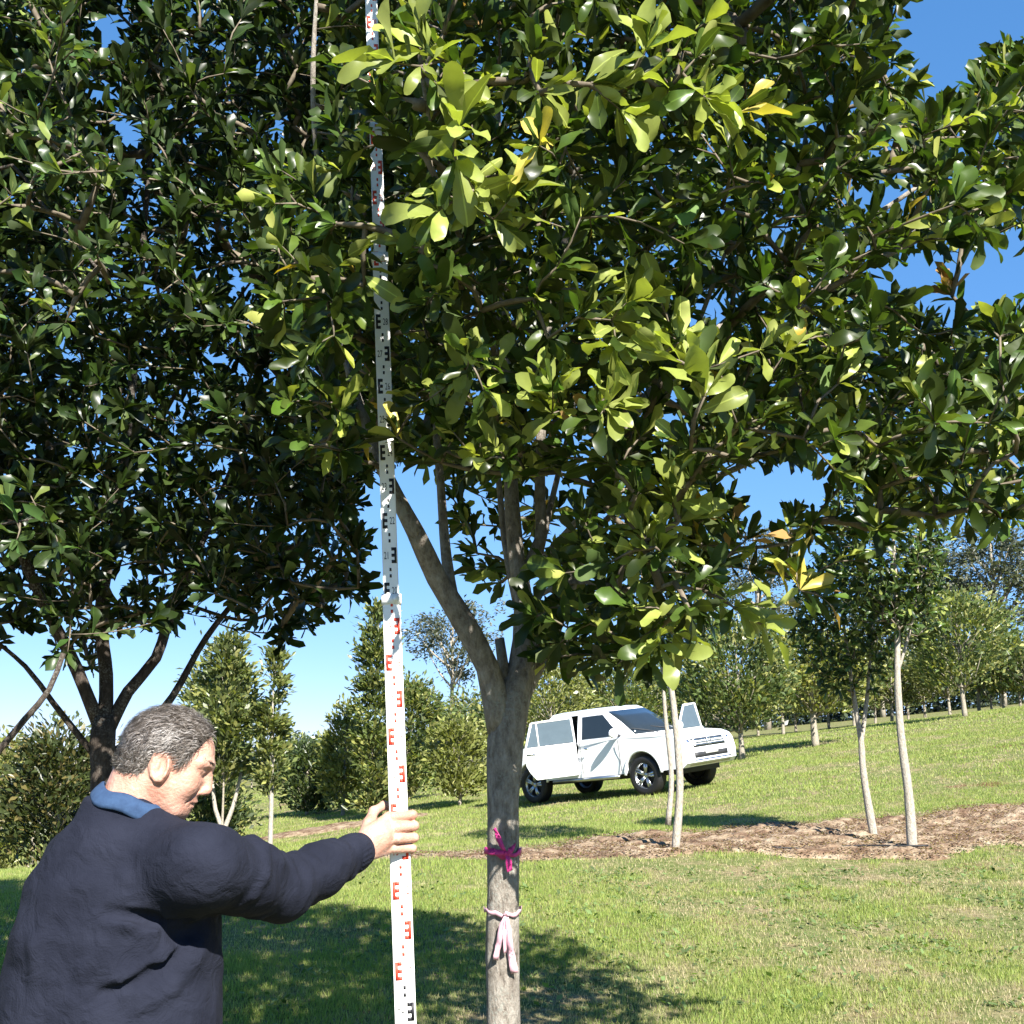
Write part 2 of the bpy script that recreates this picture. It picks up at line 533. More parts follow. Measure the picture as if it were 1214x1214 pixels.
g = np.random.default_rng(21)
cl = [(g.uniform(-1.5, 6.5), g.uniform(7.2, 13.2)) for _ in range(420)] + [(g.uniform(4.6, 7.5), g.uniform(13.6, 14.6)) for _ in range(26)]
wx = np.concatenate([g.normal(c[0], .09, 13) for c in cl]); wy = np.concatenate([g.normal(c[1], .09, 13) for c in cl])
wc = np.array([.17, .26, .075]) * g.uniform(.5, 1.5, (len(wx), 1))
V, Fq, Cc = flat_leaves(len(wx), wx, wy, g.uniform(.025, .06, len(wx)), wc, 22, .02, .7)
tag(obj('weeds', mesh_np('weeds', V, Fq, [M['grass']], attr=Cc)), 'low broad leaved weeds scattered through the turf', 'weeds', kind='stuff')

n = 90000
lx = g.uniform(-2.5, 13, n); ly = g.uniform(12.8, 18.6, n)
k = bed_mask(lx, ly) > .35
lx, ly = lx[k], ly[k]
lc = np.array([[.34, .24, .14], [.22, .13, .08], [.45, .37, .25], [.15, .09, .06]])[g.integers(0, 4, len(lx))] * g.uniform(.7, 1.2, (len(lx), 1))
V, Fq, Cc = flat_leaves(len(lx), lx, ly, .035, lc, 23, .06, .5)
tag(obj('leaf_litter', mesh_np('leaf_litter', V, Fq, [M['grass']], attr=Cc)), 'dry brown leaf and straw litter over the soil bed', 'leaf litter', kind='stuff')


# ------------------------------------------------------------------ leaves and trees
def leaf_variant(T, W, ws, fold, bend, wave, ph):
    """leaf as rows across its length; the first and last rows are single points"""
    V = [[0, 0, 0]]
    for t, hw in zip(T, np.array(W) * ws):
        zc = -bend * t * t
        V += [[-hw, t, zc + fold * hw + wave * math.sin(9 * t + ph) * hw], [0, t, zc], [hw, t, zc + fold * hw - wave * math.sin(8 * t + ph + 1) * hw]]
    return np.array(V + [[0, 1, -bend]])


def leaf_faces(k):
    F = [[0, 2, 1], [0, 3, 2]]
    for r in range(k - 1):
        for c in (0, 1):
            a = 1 + r * 3 + c
            F += [[a, a + 1, a + 4], [a, a + 4, a + 3]]
    e = 1 + 3 * (k - 1)
    return np.array(F + [[e, e + 1, e + 3], [e + 1, e + 2, e + 3]])


SHAPES = [(1.0, .4, .2, .4, 0), (1.15, .2, .38, .5, 1), (.82, .65, -.1, .3, 2), (1.05, .3, .5, .55, 3), (1.25, .5, .1, .45, 4)]
HI_T, HI_W = [.1, .3, .52, .74, .9, .975], [.026, .092, .145, .164, .134, .072]
LO_T, LO_W = [.38, .82], [.118, .152]
LEAF_V = np.array([leaf_variant(HI_T, HI_W, *q) for q in SHAPES]); LEAF_F = leaf_faces(6)
LO_V = np.array([leaf_variant(LO_T, LO_W, *q) for q in SHAPES]); LO_F = leaf_faces(2)
# smaller four-sided leaf for trees farther away
SM_V = np.array([[[0, 0, 0], [-.2, .55, .05], [0, 1, -.1], [.2, .55, .05]], [[0, 0, 0], [-.24, .6, .1], [0, 1, .05], [.22, .5, -.02]]], float)
SM_F = np.array([[0, 2, 1], [0, 3, 2]])
LEAF_MESH = [mesh_np('leaf', v, LEAF_F, [M['leaf_obj']]) for v in LEAF_V]


def leaf_frames(D, N):
    D = norm(D); N = N - D * np.sum(N * D, -1, keepdims=True); N = norm(N)
    X = np.cross(D, N)
    return np.stack([X, D, N], -1)          # columns: width, length, normal


def leaf_mass(P, R, S, tint, small=False, gidx=None, lo=False):
    base, F = (SM_V, SM_F) if small else (LO_V, LO_F) if lo else (LEAF_V, LEAF_F)
    if gidx is None: gidx = rng.integers(0, len(base), len(P))
    B = base[gidx] * S[:, None, None]
    V = np.einsum('nij,nkj->nki', R, B) + P[:, None]
    nv = base.shape[1]
    Fa = (F[None] + (np.arange(len(P)) * nv)[:, None, None]).reshape(-1, 3)
    return V.reshape(-1, 3), Fa, np.repeat(tint, nv, 0)


def grow(limbs, targets, g, seg=.09, rtip=.0028, up=.12, expo=.42):
    """limbs: list of (points, r0, r1). returns limb curves and twig chains (points, radii)"""
    pos, par, chains, curves = [], [], [], []
    for P, r0, r1 in limbs:
        C = catmull(P, seg); n0 = len(pos)
        for i, c in enumerate(C):
            if i == 0 and n0:
                d = np.linalg.norm(np.array(pos) - c, axis=1); p = int(np.argmin(d))
            else: p = len(pos) - 1 if i else -1
            pos.append(c); par.append(p)
        if isinstance(r0, (list, tuple)):
            kp_ = [0.0] + list(np.cumsum([np.linalg.norm(np.subtract(P[q + 1], P[q])) for q in range(len(P) - 1)]))
            cl_ = np.concatenate([[0], np.cumsum(np.linalg.norm(np.diff(C, axis=0), axis=1))])
            rr_ = np.interp(cl_ / cl_[-1], np.array(kp_) / kp_[-1], r0)
        else:
            rr_ = r0 + (r1 - r0) * np.linspace(0, 1, len(C)) ** .8
        curves.append((C, rr_))
    nl = len(pos)
    A = np.array(pos)
    dl = np.array([np.min(np.linalg.norm(A - t, axis=1)) for t in targets])
    cap = nl + len(targets) * 14
    buf = np.zeros((cap, 3)); buf[:nl] = A; cnt = nl
    weight = [0] * nl
    skip = 8                                   # no twigs from the lowest trunk nodes
    for k in np.argsort(dl):
        t = targets[k]
        d = np.linalg.norm(buf[skip:cnt] - t, axis=1)
        c = d * (1 + .5 * (buf[skip:cnt, 2] > t[2] + .05)) + (np.arange(skip, cnt) < nl) * .04
        a = int(np.argmin(c)) + skip
        p0 = buf[a]; L = np.linalg.norm(t - p0)
        n = max(2, min(13, int(math.ceil(L / seg))))
        ctrl = (p0 + t) / 2 + np.array([0, 0, up * L]) * g.uniform(-.3, 1.3) + g.normal(0, .09 * L, 3)
        s = np.linspace(0, 1, n + 1)[1:, None]
        C = (1 - s) ** 2 * p0 + 2 * s * (1 - s) * ctrl + s * s * t
        ids = list(range(cnt, cnt + n))
        buf[cnt:cnt + n] = C
        par += [a] + ids[:-1]; weight += [0] * n; cnt += n
        chains.append(([a] + ids))
    for ch in chains:
        i = ch[-1]
        while i >= 0:
            weight[i] += 1; i = par[i]
    out = []
    for ch in chains:
        w = np.array([max(1, weight[i]) for i in ch[1:]], float)
        r = rtip * w ** expo
        r = np.concatenate([[r[0]], r]); r[-1] *= .6
        out.append((buf[ch], np.minimum(r, .03)))
    return curves, out


def chain_leaves(chains, g, size, per_tip=7, spacing=.034, reach=.42, upb=.35, spread=.9, nrm=.8):
    P, D, N, S = [], [], [], []
    for C, R in chains:
        seg = np.linalg.norm(np.diff(C, axis=0), axis=1); L = np.concatenate([[0], np.cumsum(seg)]); tot = L[-1]
        ax = norm(C[-1] - C[-2])
        s0 = max(0, tot - reach)
        s = np.arange(s0 + spacing, tot, spacing * g.uniform(.8, 1.3))
        ss = np.concatenate([s, np.full(per_tip, tot)])
        ang = g.uniform(0, 6.28) + np.arange(len(ss)) * 2.4 + g.normal(0, .35, len(ss))
        pts = np.stack([np.interp(ss, L, C[:, k]) for k in range(3)], -1)
        u = np.cross(ax, [0.3, 0.2, 1.0]); u = norm(u); v = np.cross(ax, u)
        rad = np.cos(ang)[:, None] * u + np.sin(ang)[:, None] * v
        tip = np.arange(len(ss)) >= len(s)
        el = np.where(tip, g.uniform(.25, 1.15, len(ss)), g.uniform(.7, 1.35, len(ss)))[:, None] * spread
        d = ax * np.cos(el) + rad * np.sin(el) + np.array([0, 0, upb]) + g.normal(0, .16, (len(ss), 3))
        nn = np.array([0, 0, 1.0]) * .35 + ax * .3 + SUNV * .75 + g.normal(0, nrm, (len(ss), 3))
        P.append(pts); D.append(d); N.append(nn); S.append(size * g.uniform(.55, 1.3, len(ss)) * np.where(tip, 1.0, .95))
    return np.vstack(P), leaf_frames(np.vstack(D), np.vstack(N)), np.concatenate(S)


def leaf_tints(n, g, base=(.046, .074, .013), young=.08, yellow=.0, fresh=(.3, .34, .07)):
    t = np.array(base)[None] * (.55 + 1.5 * g.uniform(0, 1, (n, 1)) ** 2) * (1 + g.normal(0, .07, (n, 3)))
    u = g.uniform(0, 1, n)
    t[u < young] = np.array(fresh) * g.uniform(.7, 1.2, ((u < young).sum(), 1))
    k = (u > 1 - yellow)
    t[k] = np.array([.5, .36, .05]) * g.uniform(.6, 1.1, (k.sum(), 1))
    return np.clip(t * .82, .003, 1)


def pick_visible(P, S, count, cell=11):
    px, py, Z = proj(P)
    ok = (px > -10) & (px < 1224) & (py > -10) & (py < 1224)
    idx = np.where(ok)[0]
    idx = idx[np.argsort(Z[idx])]
    seen, out = set(), []
    for i in idx:
        k = (int(px[i] // cell), int(py[i] // cell))
        if k in seen: continue
        seen.add(k); out.append(i)
    out = np.array(out)
    return out[np.argsort(-(S[out] / Z[out]))][:count]


def inpoly(px, py, poly):
    px = np.asarray(px); inside = np.zeros(px.shape, bool)
    n = len(poly); j = n - 1
    for i in range(n):
        xi, yi = poly[i]; xj, yj = poly[j]
        c = ((yi > py) != (yj > py)) & (px < (xj - xi) * (py - yi) / (yj - yi + 1e-12) + xi)
        inside ^= c; j = i
    return inside


def ell_pts(c, r, n, g, shell=.55):
    d = norm(g.normal(size=(n, 3)))
    rr = np.where(g.uniform(0, 1, n) < shell, g.uniform(.72, 1, n), g.uniform(.2, 1, n) ** .5)
    return np.array(c) + d * rr[:, None] * np.array(r)


def thin(P, mind, nmax):
    out = []
    A = np.zeros((0, 3))
    buf = np.zeros((nmax, 3)); k = 0
    for p in P:
        if k and np.min(np.sum((buf[:k] - p) ** 2, 1)) < mind * mind: continue
        buf[k] = p; k += 1
        if k >= nmax: break
    return buf[:k]


def big_tree(name, base, limbs, targets, label, g, size, bark, group=None, nobj=300, per_tip=7, tint=None, special=(), sides=12, wob=.05, seg=.09, spacing=.034, reach=.42, yellow=.003, young=.05, upb=.35, lit_yellow_at=None):
    base = np.array(base, float)
    root = thing(name, base, label, 'tree', group)
    curves, chains = grow(limbs, targets, g, seg)
    tb = MB()
    for i, (C, R) in enumerate(curves):
        tb.tube(C, R, sides if i < 3 else 9, wob=wob, seed=i)
    obj('trunk', tb.mesh('trunk', bark, True, base), root)
    bb = MB()
    for C, R in chains:
        bb.tube(C, R, 5 if R[0] > .006 else 4)
    tag(obj('branches', bb.mesh('branches', M['twig'], True, base), root), kind='stuff')
    P, R, S = chain_leaves(chains, g, size, per_tip, spacing=spacing, reach=reach, upb=upb)
    tn = leaf_tints(len(P), g, young=young, yellow=yellow) if tint is None else tint(P, len(P), g)
    gi = g.integers(0, 5, len(P))
    if lit_yellow_at is not None:                     # whole shoots: sunlit glow put into lime tints, or ageing yellow leaves
        FP = np.array([f[0] for f in lit_yellow_at]); dd = np.linalg.norm(P[:, None] - FP[None], axis=2); q = dd.argmin(1)
        fw = np.array([.75 if f[1][0] < .35 else .3 for f in lit_yellow_at])
        near = (dd.min(1) < .085) & (g.uniform(0, 1, len(P)) < fw[q])
        tn[near] = np.array([f[1] for f in lit_yellow_at])[q[near]] * g.uniform(.55, .95, (near.sum(), 1)); S[near] *= 1.3
    sel = pick_visible(P, S, nobj) if nobj else np.zeros(0, int)
    rest = np.ones(len(P), bool); rest[sel] = False
    close = proj(P)[2] < 3.1
    k1, k2 = rest & close, rest & ~close
    V, Fa, Cc = leaf_mass(P[k2] - base, R[k2], S[k2], tn[k2], gidx=gi[k2], lo=True)
    if k1.any():
        V1, F1, C1 = leaf_mass(P[k1] - base, R[k1], S[k1], tn[k1], gidx=gi[k1])
        Fa = np.vstack([Fa, F1 + len(V)]); V = np.vstack([V, V1]); Cc = np.vstack([Cc, C1])
    tag(obj('crown', mesh_np('crown', V, Fa, [M['leaf']], attr=Cc), root), kind='stuff')
    for i in sel:
        add_leaf(root, P[i] - base, R[i], S[i], tn[i], gi[i])
    print(name, 'chains', len(chains), 'leaves', len(P))
    return root, chains


def add_leaf(root, p, R, s, col, v=0):
    o = bpy.data.objects.new('leaf', LEAF_MESH[int(v)])
    m = Matrix([[float(R[a][b]) * float(s) for b in range(3)] + [float(p[a])] for a in range(3)] + [[0, 0, 0, 1]])
    o.color = (*[float(c) for c in col], 1)
    link(o, root)
    o.matrix_basis = m
    return o


def L_(pts, r0, r1):
    return ([at(*p) for p in pts], r0, r1)


def staff_x(py):
    return np.interp(py, [0, 240, 700, 1214], [440, 449, 456, 481])


# ---- the tree being measured
g = np.random.default_rng(101)
B1 = np.array([-.03, 3.7, float(terrain(-.03, 3.7))])
limbs = [
    ([B1 + [0, 0, -.15], B1 + [.0, 0, .15]] + [at(*p) for p in ((597, 1300, 3.7), (596, 1100, 3.7), (597, 950, 3.7), (599, 880, 3.7), (606, 838, 3.7), (619, 795, 3.74), (621, 720, 3.8), (612, 660, 3.82), (605, 560, 3.85), (600, 420, 3.9), (590, 150, 4.0), (600, -150, 4.0))],
     [.062, .056, .052, .049, .051, .056, .054, .045, .034, .028, .023, .018, .012, .006], 0),
    L_([(594, 868, 3.7), (590, 838, 3.69), (578, 792, 3.67), (548, 735, 3.62), (518, 685, 3.58), (492, 630, 3.5), (468, 585, 3.5), (440, 520, 3.55), (412, 430, 3.65), (398, 300, 3.8), (376, 190, 3.7), (371, 90, 3.6), (376, -20, 3.6)],
       [.044, .044, .039, .036, .032, .028, .024, .019, .014, .011, .009, .009, .006], 0),
    L_([(618, 820, 3.76), (655, 745, 4.0), (690, 650, 4.1), (706, 590, 4.15), (760, 480, 4.3), (900, 350, 4.5), (1090, 220, 4.5)], .036, .009),
    L_([(537, 712, 3.6), (529, 660, 3.65), (522, 570, 3.7), (518, 480, 3.75), (540, 300, 3.8)], .02, .007),
    L_([(616, 690, 3.81), (640, 640, 3.86), (640, 560, 3.88), (650, 400, 3.9), (700, 150, 4.0), (760, -60, 4.1)], .022, .008),
    L_([(636, 672, 3.84), (690, 612, 3.7), (735, 560, 3.6), (800, 450, 3.45), (860, 300, 3.3)], .015, .006),
    L_([(704, 600, 4.12), (850, 565, 4.0), (1000, 490, 3.9), (1180, 420, 3.9)], .014, .006),
    L_([(620, 715, 3.8), (680, 690, 3.45), (760, 700, 3.15), (800, 690, 3.0)], .010, .005),
    L_([(601, 815, 3.72), (596, 785, 3.74), (592, 757, 3.75)], .02, .016),
    L_([(612, 715, 3.8), (598, 640, 3.9), (590, 560, 3.95), (575, 450, 4.0), (560, 330, 4.1)], .014, .006),
    L_([(640, 655, 3.87), (655, 590, 3.95), (672, 520, 4.0), (700, 400, 4.1)], .013, .006),
    L_([(690, 645, 4.1), (735, 600, 4.0), (790, 540, 3.8), (850, 420, 3.6)], .013, .006),
    L_([(602, 470, 3.88), (560, 330, 3.3), (520, 200, 2.8), (500, 90, 2.6)], .012, .005),
    L_([(900, 350, 4.5), (1050, 300, 4.3), (1190, 170, 4.2)], .010, .005),
    L_([(600, 300, 3.93), (760, 120, 3.5), (880, 40, 3.2)], .012, .006),
    L_([(800, 640, 4.0), (880, 650, 3.8), (960, 640, 3.6)], .009, .005),
]
polyA = [(410, -330), (1200, -330), (1100, -40), (1075, 60), (1085, 130), (1140, 130), (1180, 60), (1260, 40), (1290, 270), (1150, 285), (1040, 300), (1020, 350), (1100, 385), (1260, 380), (1290, 590), (1130, 630), (1040, 590), (960, 540), (860, 550), (760, 565), (700, 560), (640, 555), (560, 562), (490, 548), (400, 460), (385, 300), (395, 80)]
polyB = [(628, 700), (700, 610), (760, 560), (840, 560), (850, 640), (830, 730), (770, 790), (690, 800), (630, 770)]
polyC = [(840, 600), (1060, 610), (1010, 680), (920, 700), (850, 680)]
polyD = [(530, 580), (560, 545), (640, 545), (665, 600), (640, 650), (612, 700), (560, 705)]
holesA = [(1120, 50, 68), (1065, 235, 30), (1150, 215, 24), (905, 300, 16), (1180, 320, 40), (940, 565, 30), (1035, 235, 24), (560, 600, 20), (1045, 410, 22), (800, 512, 26), (835, 380, 16), (640, 480, 14), (990, 290, 16), (700, 530, 22), (1170, 690, 50), (500, 395, 10)]


def place_targets(c, r, n, polys, holes, g, mind, nmax, extra=None):
    P = ell_pts(c, r, n, g, .45)
    px, py, Z = proj(P)
    ok = np.zeros(n, bool)
    for po in polys: ok |= inpoly(px, py, po)
    for hx, hy, hr in holes: ok &= (px - hx) ** 2 + (py - hy) ** 2 > hr * hr
    if extra is not None: ok &= extra(P, px, py)
    return thin(P[ok], mind, nmax)


def not_before_staff(P, px, py):
    near = (P[:, 1] < 3.35) & (np.abs(px - staff_x(py)) < 48) & ((py > 225) | (py < 75))
    return ~near


tA = place_targets((.42, 3.95, 3.75), (2.5, 1.55, 2.55), 90000, [polyA], holesA, g, .098, 2300, not_before_staff)
tF = place_targets((.5, 3.15, 3.55), (1.9, .75, 1.7), 30000, [polyA], holesA, g, .13, 380, not_before_staff)
polyE = [(320, 200), (408, 200), (418, 560), (350, 540)]
tE = place_targets((-.62, 3.15, 2.85), (.28, .3, .8), 9000, [polyE], [], g, .11, 90, not_before_staff)
tE2 = place_targets((.3, 4.7, 3.4), (1.9, .8, 1.6), 20000, [polyA], holesA, g, .15, 320)
tB = place_targets((.45, 3.42, 2.2), (.6, .56, .6), 9000, [polyB], [], g, .12, 95)
tC = place_targets((1.0, 3.6, 2.3), (.7, .5, .45), 5000, [polyC], [(905, 590, 40)], g, .2, 26)
tD = place_targets((-.03, 4.35, 2.5), (.3, .35, .5), 6000, [polyD], [(548, 640, 16)], g, .12, 34)
LM, YL, OR = (.28, .33, .075), (.5, .42, .09), (.37, .23, .09)
lit_yellow_spots = [(at(*p), c) for p, c in (
    ((470, 75, 2.42), LM), ((518, 100, 2.42), LM), ((545, 150, 2.42), LM), ((562, 225, 2.42), LM), ((605, 235, 2.42), LM), ((520, 250, 2.42), LM), ((640, 173, 2.4), YL), ((700, 100, 2.42), LM), ((765, 60, 2.42), LM), ((835, 115, 2.42), LM),
    ((870, 135, 2.45), YL), ((690, 370, 2.8), LM), ((725, 380, 2.72), LM), ((780, 350, 2.75), LM), ((805, 405, 2.7), LM), ((830, 440, 2.65), LM), ((835, 470, 2.6), LM), ((505, 60, 2.45), LM), ((540, 190, 2.4), LM), ((585, 260, 2.45), LM), ((640, 110, 2.45), LM), ((735, 130, 2.45), LM), ((720, 480, 2.75), LM), ((655, 490, 2.8), LM), ((690, 505, 2.85), OR),
    ((432, 338, 2.98), LM), ((580, 435, 2.85), LM), ((490, 292, 2.9), LM), ((765, 640, 3.0), LM), ((800, 600, 3.0), LM), ((870, 720, 3.15), LM), ((902, 740, 3.15), LM), ((948, 700, 3.2), YL), ((975, 708, 3.22), OR), ((885, 640, 3.2), OR),
    ((1000, 430, 3.3), LM), ((1012, 495, 3.25), LM), ((930, 420, 3.2), LM), ((960, 200, 3.2), LM), ((1128, 350, 3.6), OR), ((1198, 380, 3.5), LM), ((470, 518, 3.1), YL), ((540, 28, 2.8), OR), ((780, 745, 3.05), LM), ((660, 560, 3.3), LM))]
tS = np.array([f[0] for f in lit_yellow_spots])
print('targets', len(tF), len(tE), len(tE2), len(tA), len(tB), len(tC), len(tD))
main_tree, main_chains = big_tree('broadleaf_tree', B1, limbs, np.vstack([tA, tF, tE, tE2, tB, tC, tD, tS]), 'tall broadleaf tree with forked trunk tied with pink tape, behind the measuring staff', g, .087, M['bark'], per_tip=8, spacing=.02, young=.1, reach=.5, lit_yellow_at=lit_yellow_spots)
# ---- dark spreading tree behind the man
g = np.random.default_rng(202)
B2 = np.array([-2.12, 6.0, float(terrain(-2.12, 6.0))])
limbs = [
    ([B2 + [0, 0, -.1], at(122, 1100, 6.0), at(122, 960, 6.0), at(122, 880, 6.0), at(124, 850, 6.0)], .075, .06),
    L_([(118, 862, 6.0), (100, 815, 5.95), (80, 770, 5.9), (40, 690, 5.8), (-10, 560, 5.6), (-60, 380, 5.5)], .036, .012),
    L_([(124, 862, 6.0), (126, 800, 6.05), (120, 720, 6.1), (140, 600, 6.2), (160, 420, 6.2), (180, 150, 6.2)], .04, .012),
    L_([(128, 868, 6.0), (152, 820, 6.05), (185, 780, 6.1), (205, 720, 6.2), (240, 640, 6.3), (300, 480, 6.4), (330, 250, 6.4)], .034, .012),
    L_([(130, 895, 6.0), (165, 872, 6.1), (205, 825, 6.25), (245, 755, 6.4), (300, 690, 6.5), (380, 620, 6.5)], .026, .01),
    L_([(116, 900, 6.0), (90, 868, 5.95), (62, 832, 5.9), (30, 790, 5.85), (-30, 740, 5.8)], .02, .008),
    L_([(215, 715, 6.2), (300, 735, 6.1), (370, 690, 6.0), (420, 650, 5.9)], .011, .006),
    L_([(190, 500, 6.2), (230, 430, 5.8), (300, 330, 5.3)], .012, .006),
]
poly2 = [(-220, -300), (480, -300), (470, 100), (480, 420), (470, 540), (420, 590), (430, 700), (350, 775), (300, 735), (200, 745), (110, 800), (-40, 820), (-220, 800)]
holes2 = [(130, 45, 30), (115, 105, 22), (150, 160, 26), (160, 265, 14), (335, 330, 15), (300, 445, 15), (50, 455, 8), (255, 580, 12), (290, 605, 10), (390, 650, 16), (345, 640, 16), (250, 690, 14), (190, 700, 12), (215, 60, 12), (265, 110, 12), (320, 155, 10), (425, 460, 14), (440, 500, 10), (150, 700, 10), (90, 740, 10)]
t2 = place_targets((-1.75, 6.1, 4.0), (2.75, 1.9, 2.6), 60000, [poly2], holes2, g, .112, 3300, lambda P, px, py: g.uniform(0, 1, len(px)) > .93 * sstep(590, 790, py))


def tint2(P, n, g): return leaf_tints(n, g, base=(.024, .042, .01), young=.04, fresh=(.12, .17, .045))  # leaf colour darkened to hold the shade on this crown


big_tree('broadleaf_tree', B2, limbs, t2, 'dark spreading broadleaf tree with many low forks directly behind the man', g, .1, M['bark_dark'], tint=tint2, per_tip=10, spacing=.024, reach=.5)

# ---- tree whose foliage comes in beside the spreading one; its trunk stands just outside the view
g = np.random.default_rng(303)
B3 = np.array([-2.62, 4.5, float(terrain(-2.62, 4.5))])
limbs = [
    ([B3 + [0, 0, -.1], B3 + [.02, 0, .7], B3 + [0, 0, 1.5], B3 + [-.05, .02, 2.2], B3 + [0, 0, 3.2], B3 + [0.05, 0, 4.2]], .065, .02),
    ([B3 + [0, 0, 1.2], at(-60, 950, 4.55), at(0, 888, 4.6), at(30, 852, 4.62), at(58, 818, 4.65), at(75, 775, 4.7)], .022, .01),
    ([B3 + [-.02, 0, 1.9], at(-60, 380, 4.3), at(0, 200, 4.1), at(60, 255, 4.0), at(130, 335, 3.9)], .016, .005),
    ([B3 + [0, 0, 2.6], at(-40, 150, 4.2), at(40, 80, 4.0), at(90, 10, 4.0)], .014, .005),
    ([B3 + [0, 0, 1.9], at(-60, 640, 4.2), at(0, 622, 3.9), at(45, 615, 3.8)], .010, .004),
]
poly3 = [(-420, -330), (150, -330), (95, -20), (90, 60), (120, 150), (130, 250), (140, 350), (60, 420), (-20, 460), (-420, 520)]
t3 = place_targets((-2.35, 4.2, 3.9), (1.6, 1.2, 1.9), 40000, [poly3], [(125, 60, 30), (125, 120, 22)], g, .13, 560)
t3b = np.array([at(x, y, d) for x, y, d in ((35, 585, 3.75), (60, 620, 3.7), (70, 650, 3.68), (20, 640, 3.8), (5, 590, 3.85), (-20, 630, 3.9))])


def tint3(P, n, g): return leaf_tints(n, g, base=(.05, .085, .024), young=.14, fresh=(.18, .23, .06))


big_tree('broadleaf_tree', B3, limbs, np.vstack([t3, t3b]), 'leafy broadleaf tree reaching in beside the dark spreading tree, its foliage paler', g, .088, M['bark_dark'], tint=tint3, per_tip=8, spacing=.028)


# ---- young trees in the soil bed
def young_tree(px, d, stems, crown, label, seed, ntw, size=.12, group='young trees in the mulched bed', bark='bark_white', tone=(.048, .078, .02), upb=.15):
    g = np.random.default_rng(seed)
    x = (px - 607) / F_PX * d * CT
    base = np.array([x, d, float(terrain(x, d))])
    limbs = []
    for k, (pts, r0, r1) in enumerate(stems):
        P = [at(*p) for p in pts]
        P[0] = np.array([P[0][0], P[0][1], float(terrain(P[0][0], P[0][1])) - .06]) if k == 0 or pts[0][3:] else P[0]
        limbs.append((P, r0, r1))
    T = []
    for (cx, cy, cd, rx, rz, n) in crown:
        c = at(cx, cy, cd); s = cd / F_PX
        T.append(thin(ell_pts(c, (rx * s, rx * s * .9, rz * s), n * 14, g, .5), .15, n))
    return big_tree('young_tree', base, limbs, np.vstack(T), label, g, size, M[bark], group, nobj=0, per_tip=9, seg=.16, spacing=.05, reach=.5, yellow=.01, young=.1,
                    tint=lambda P, n, g: leaf_tints(n, g, base=tone, young=.15, fresh=(.26, .3, .08)), sides=8, wob=.06, upb=upb)


young_tree(798, 14.6, [([(800, 1006, 14.6), (806, 930, 14.6), (800, 850, 14.6), (793, 780, 14.6), (798, 690, 14.6), (800, 600, 14.6)], .055, .02),
                       ([(792, 978, 15.1), (796, 920, 15.1), (789, 850, 15.1), (785, 790, 15.1), (778, 700, 15.0)], .04, .015)],
           [(790, 665, 14.7, 80, 118, 260)], 'young tree with twin pale stems in the soil bed in front of the white pickup', 41, 0)
young_tree(1035, 15.3, [([(1036, 976, 15.3), (1024, 920, 15.3), (1021, 880, 15.3), (1012, 825, 15.3), (1000, 740, 15.3)], .06, .02),
                        ([(1021, 882, 15.3), (1028, 825, 15.35), (1035, 740, 15.4)], .035, .015)],
           [(1003, 735, 15.3, 62, 92, 270)], 'young tree whose pale trunk splits in a narrow fork above the soil bed', 42, 0, tone=(.05, .085, .025))
young_tree(1080, 14.2, [([(1082, 1008, 14.2), (1077, 940, 14.2), (1068, 870, 14.2), (1064, 800, 14.2), (1064, 740, 14.2), (1058, 620, 14.2)], .07, .02),
                        ([(1064, 800, 14.2), (1085, 720, 14.2), (1090, 640, 14.2)], .02, .01)],
           [(1048, 640, 14.2, 72, 115, 340), (1085, 715, 14.3, 34, 50, 60)], 'young tree with one straight pale trunk in the soil bed beside the forked one', 43, 0)


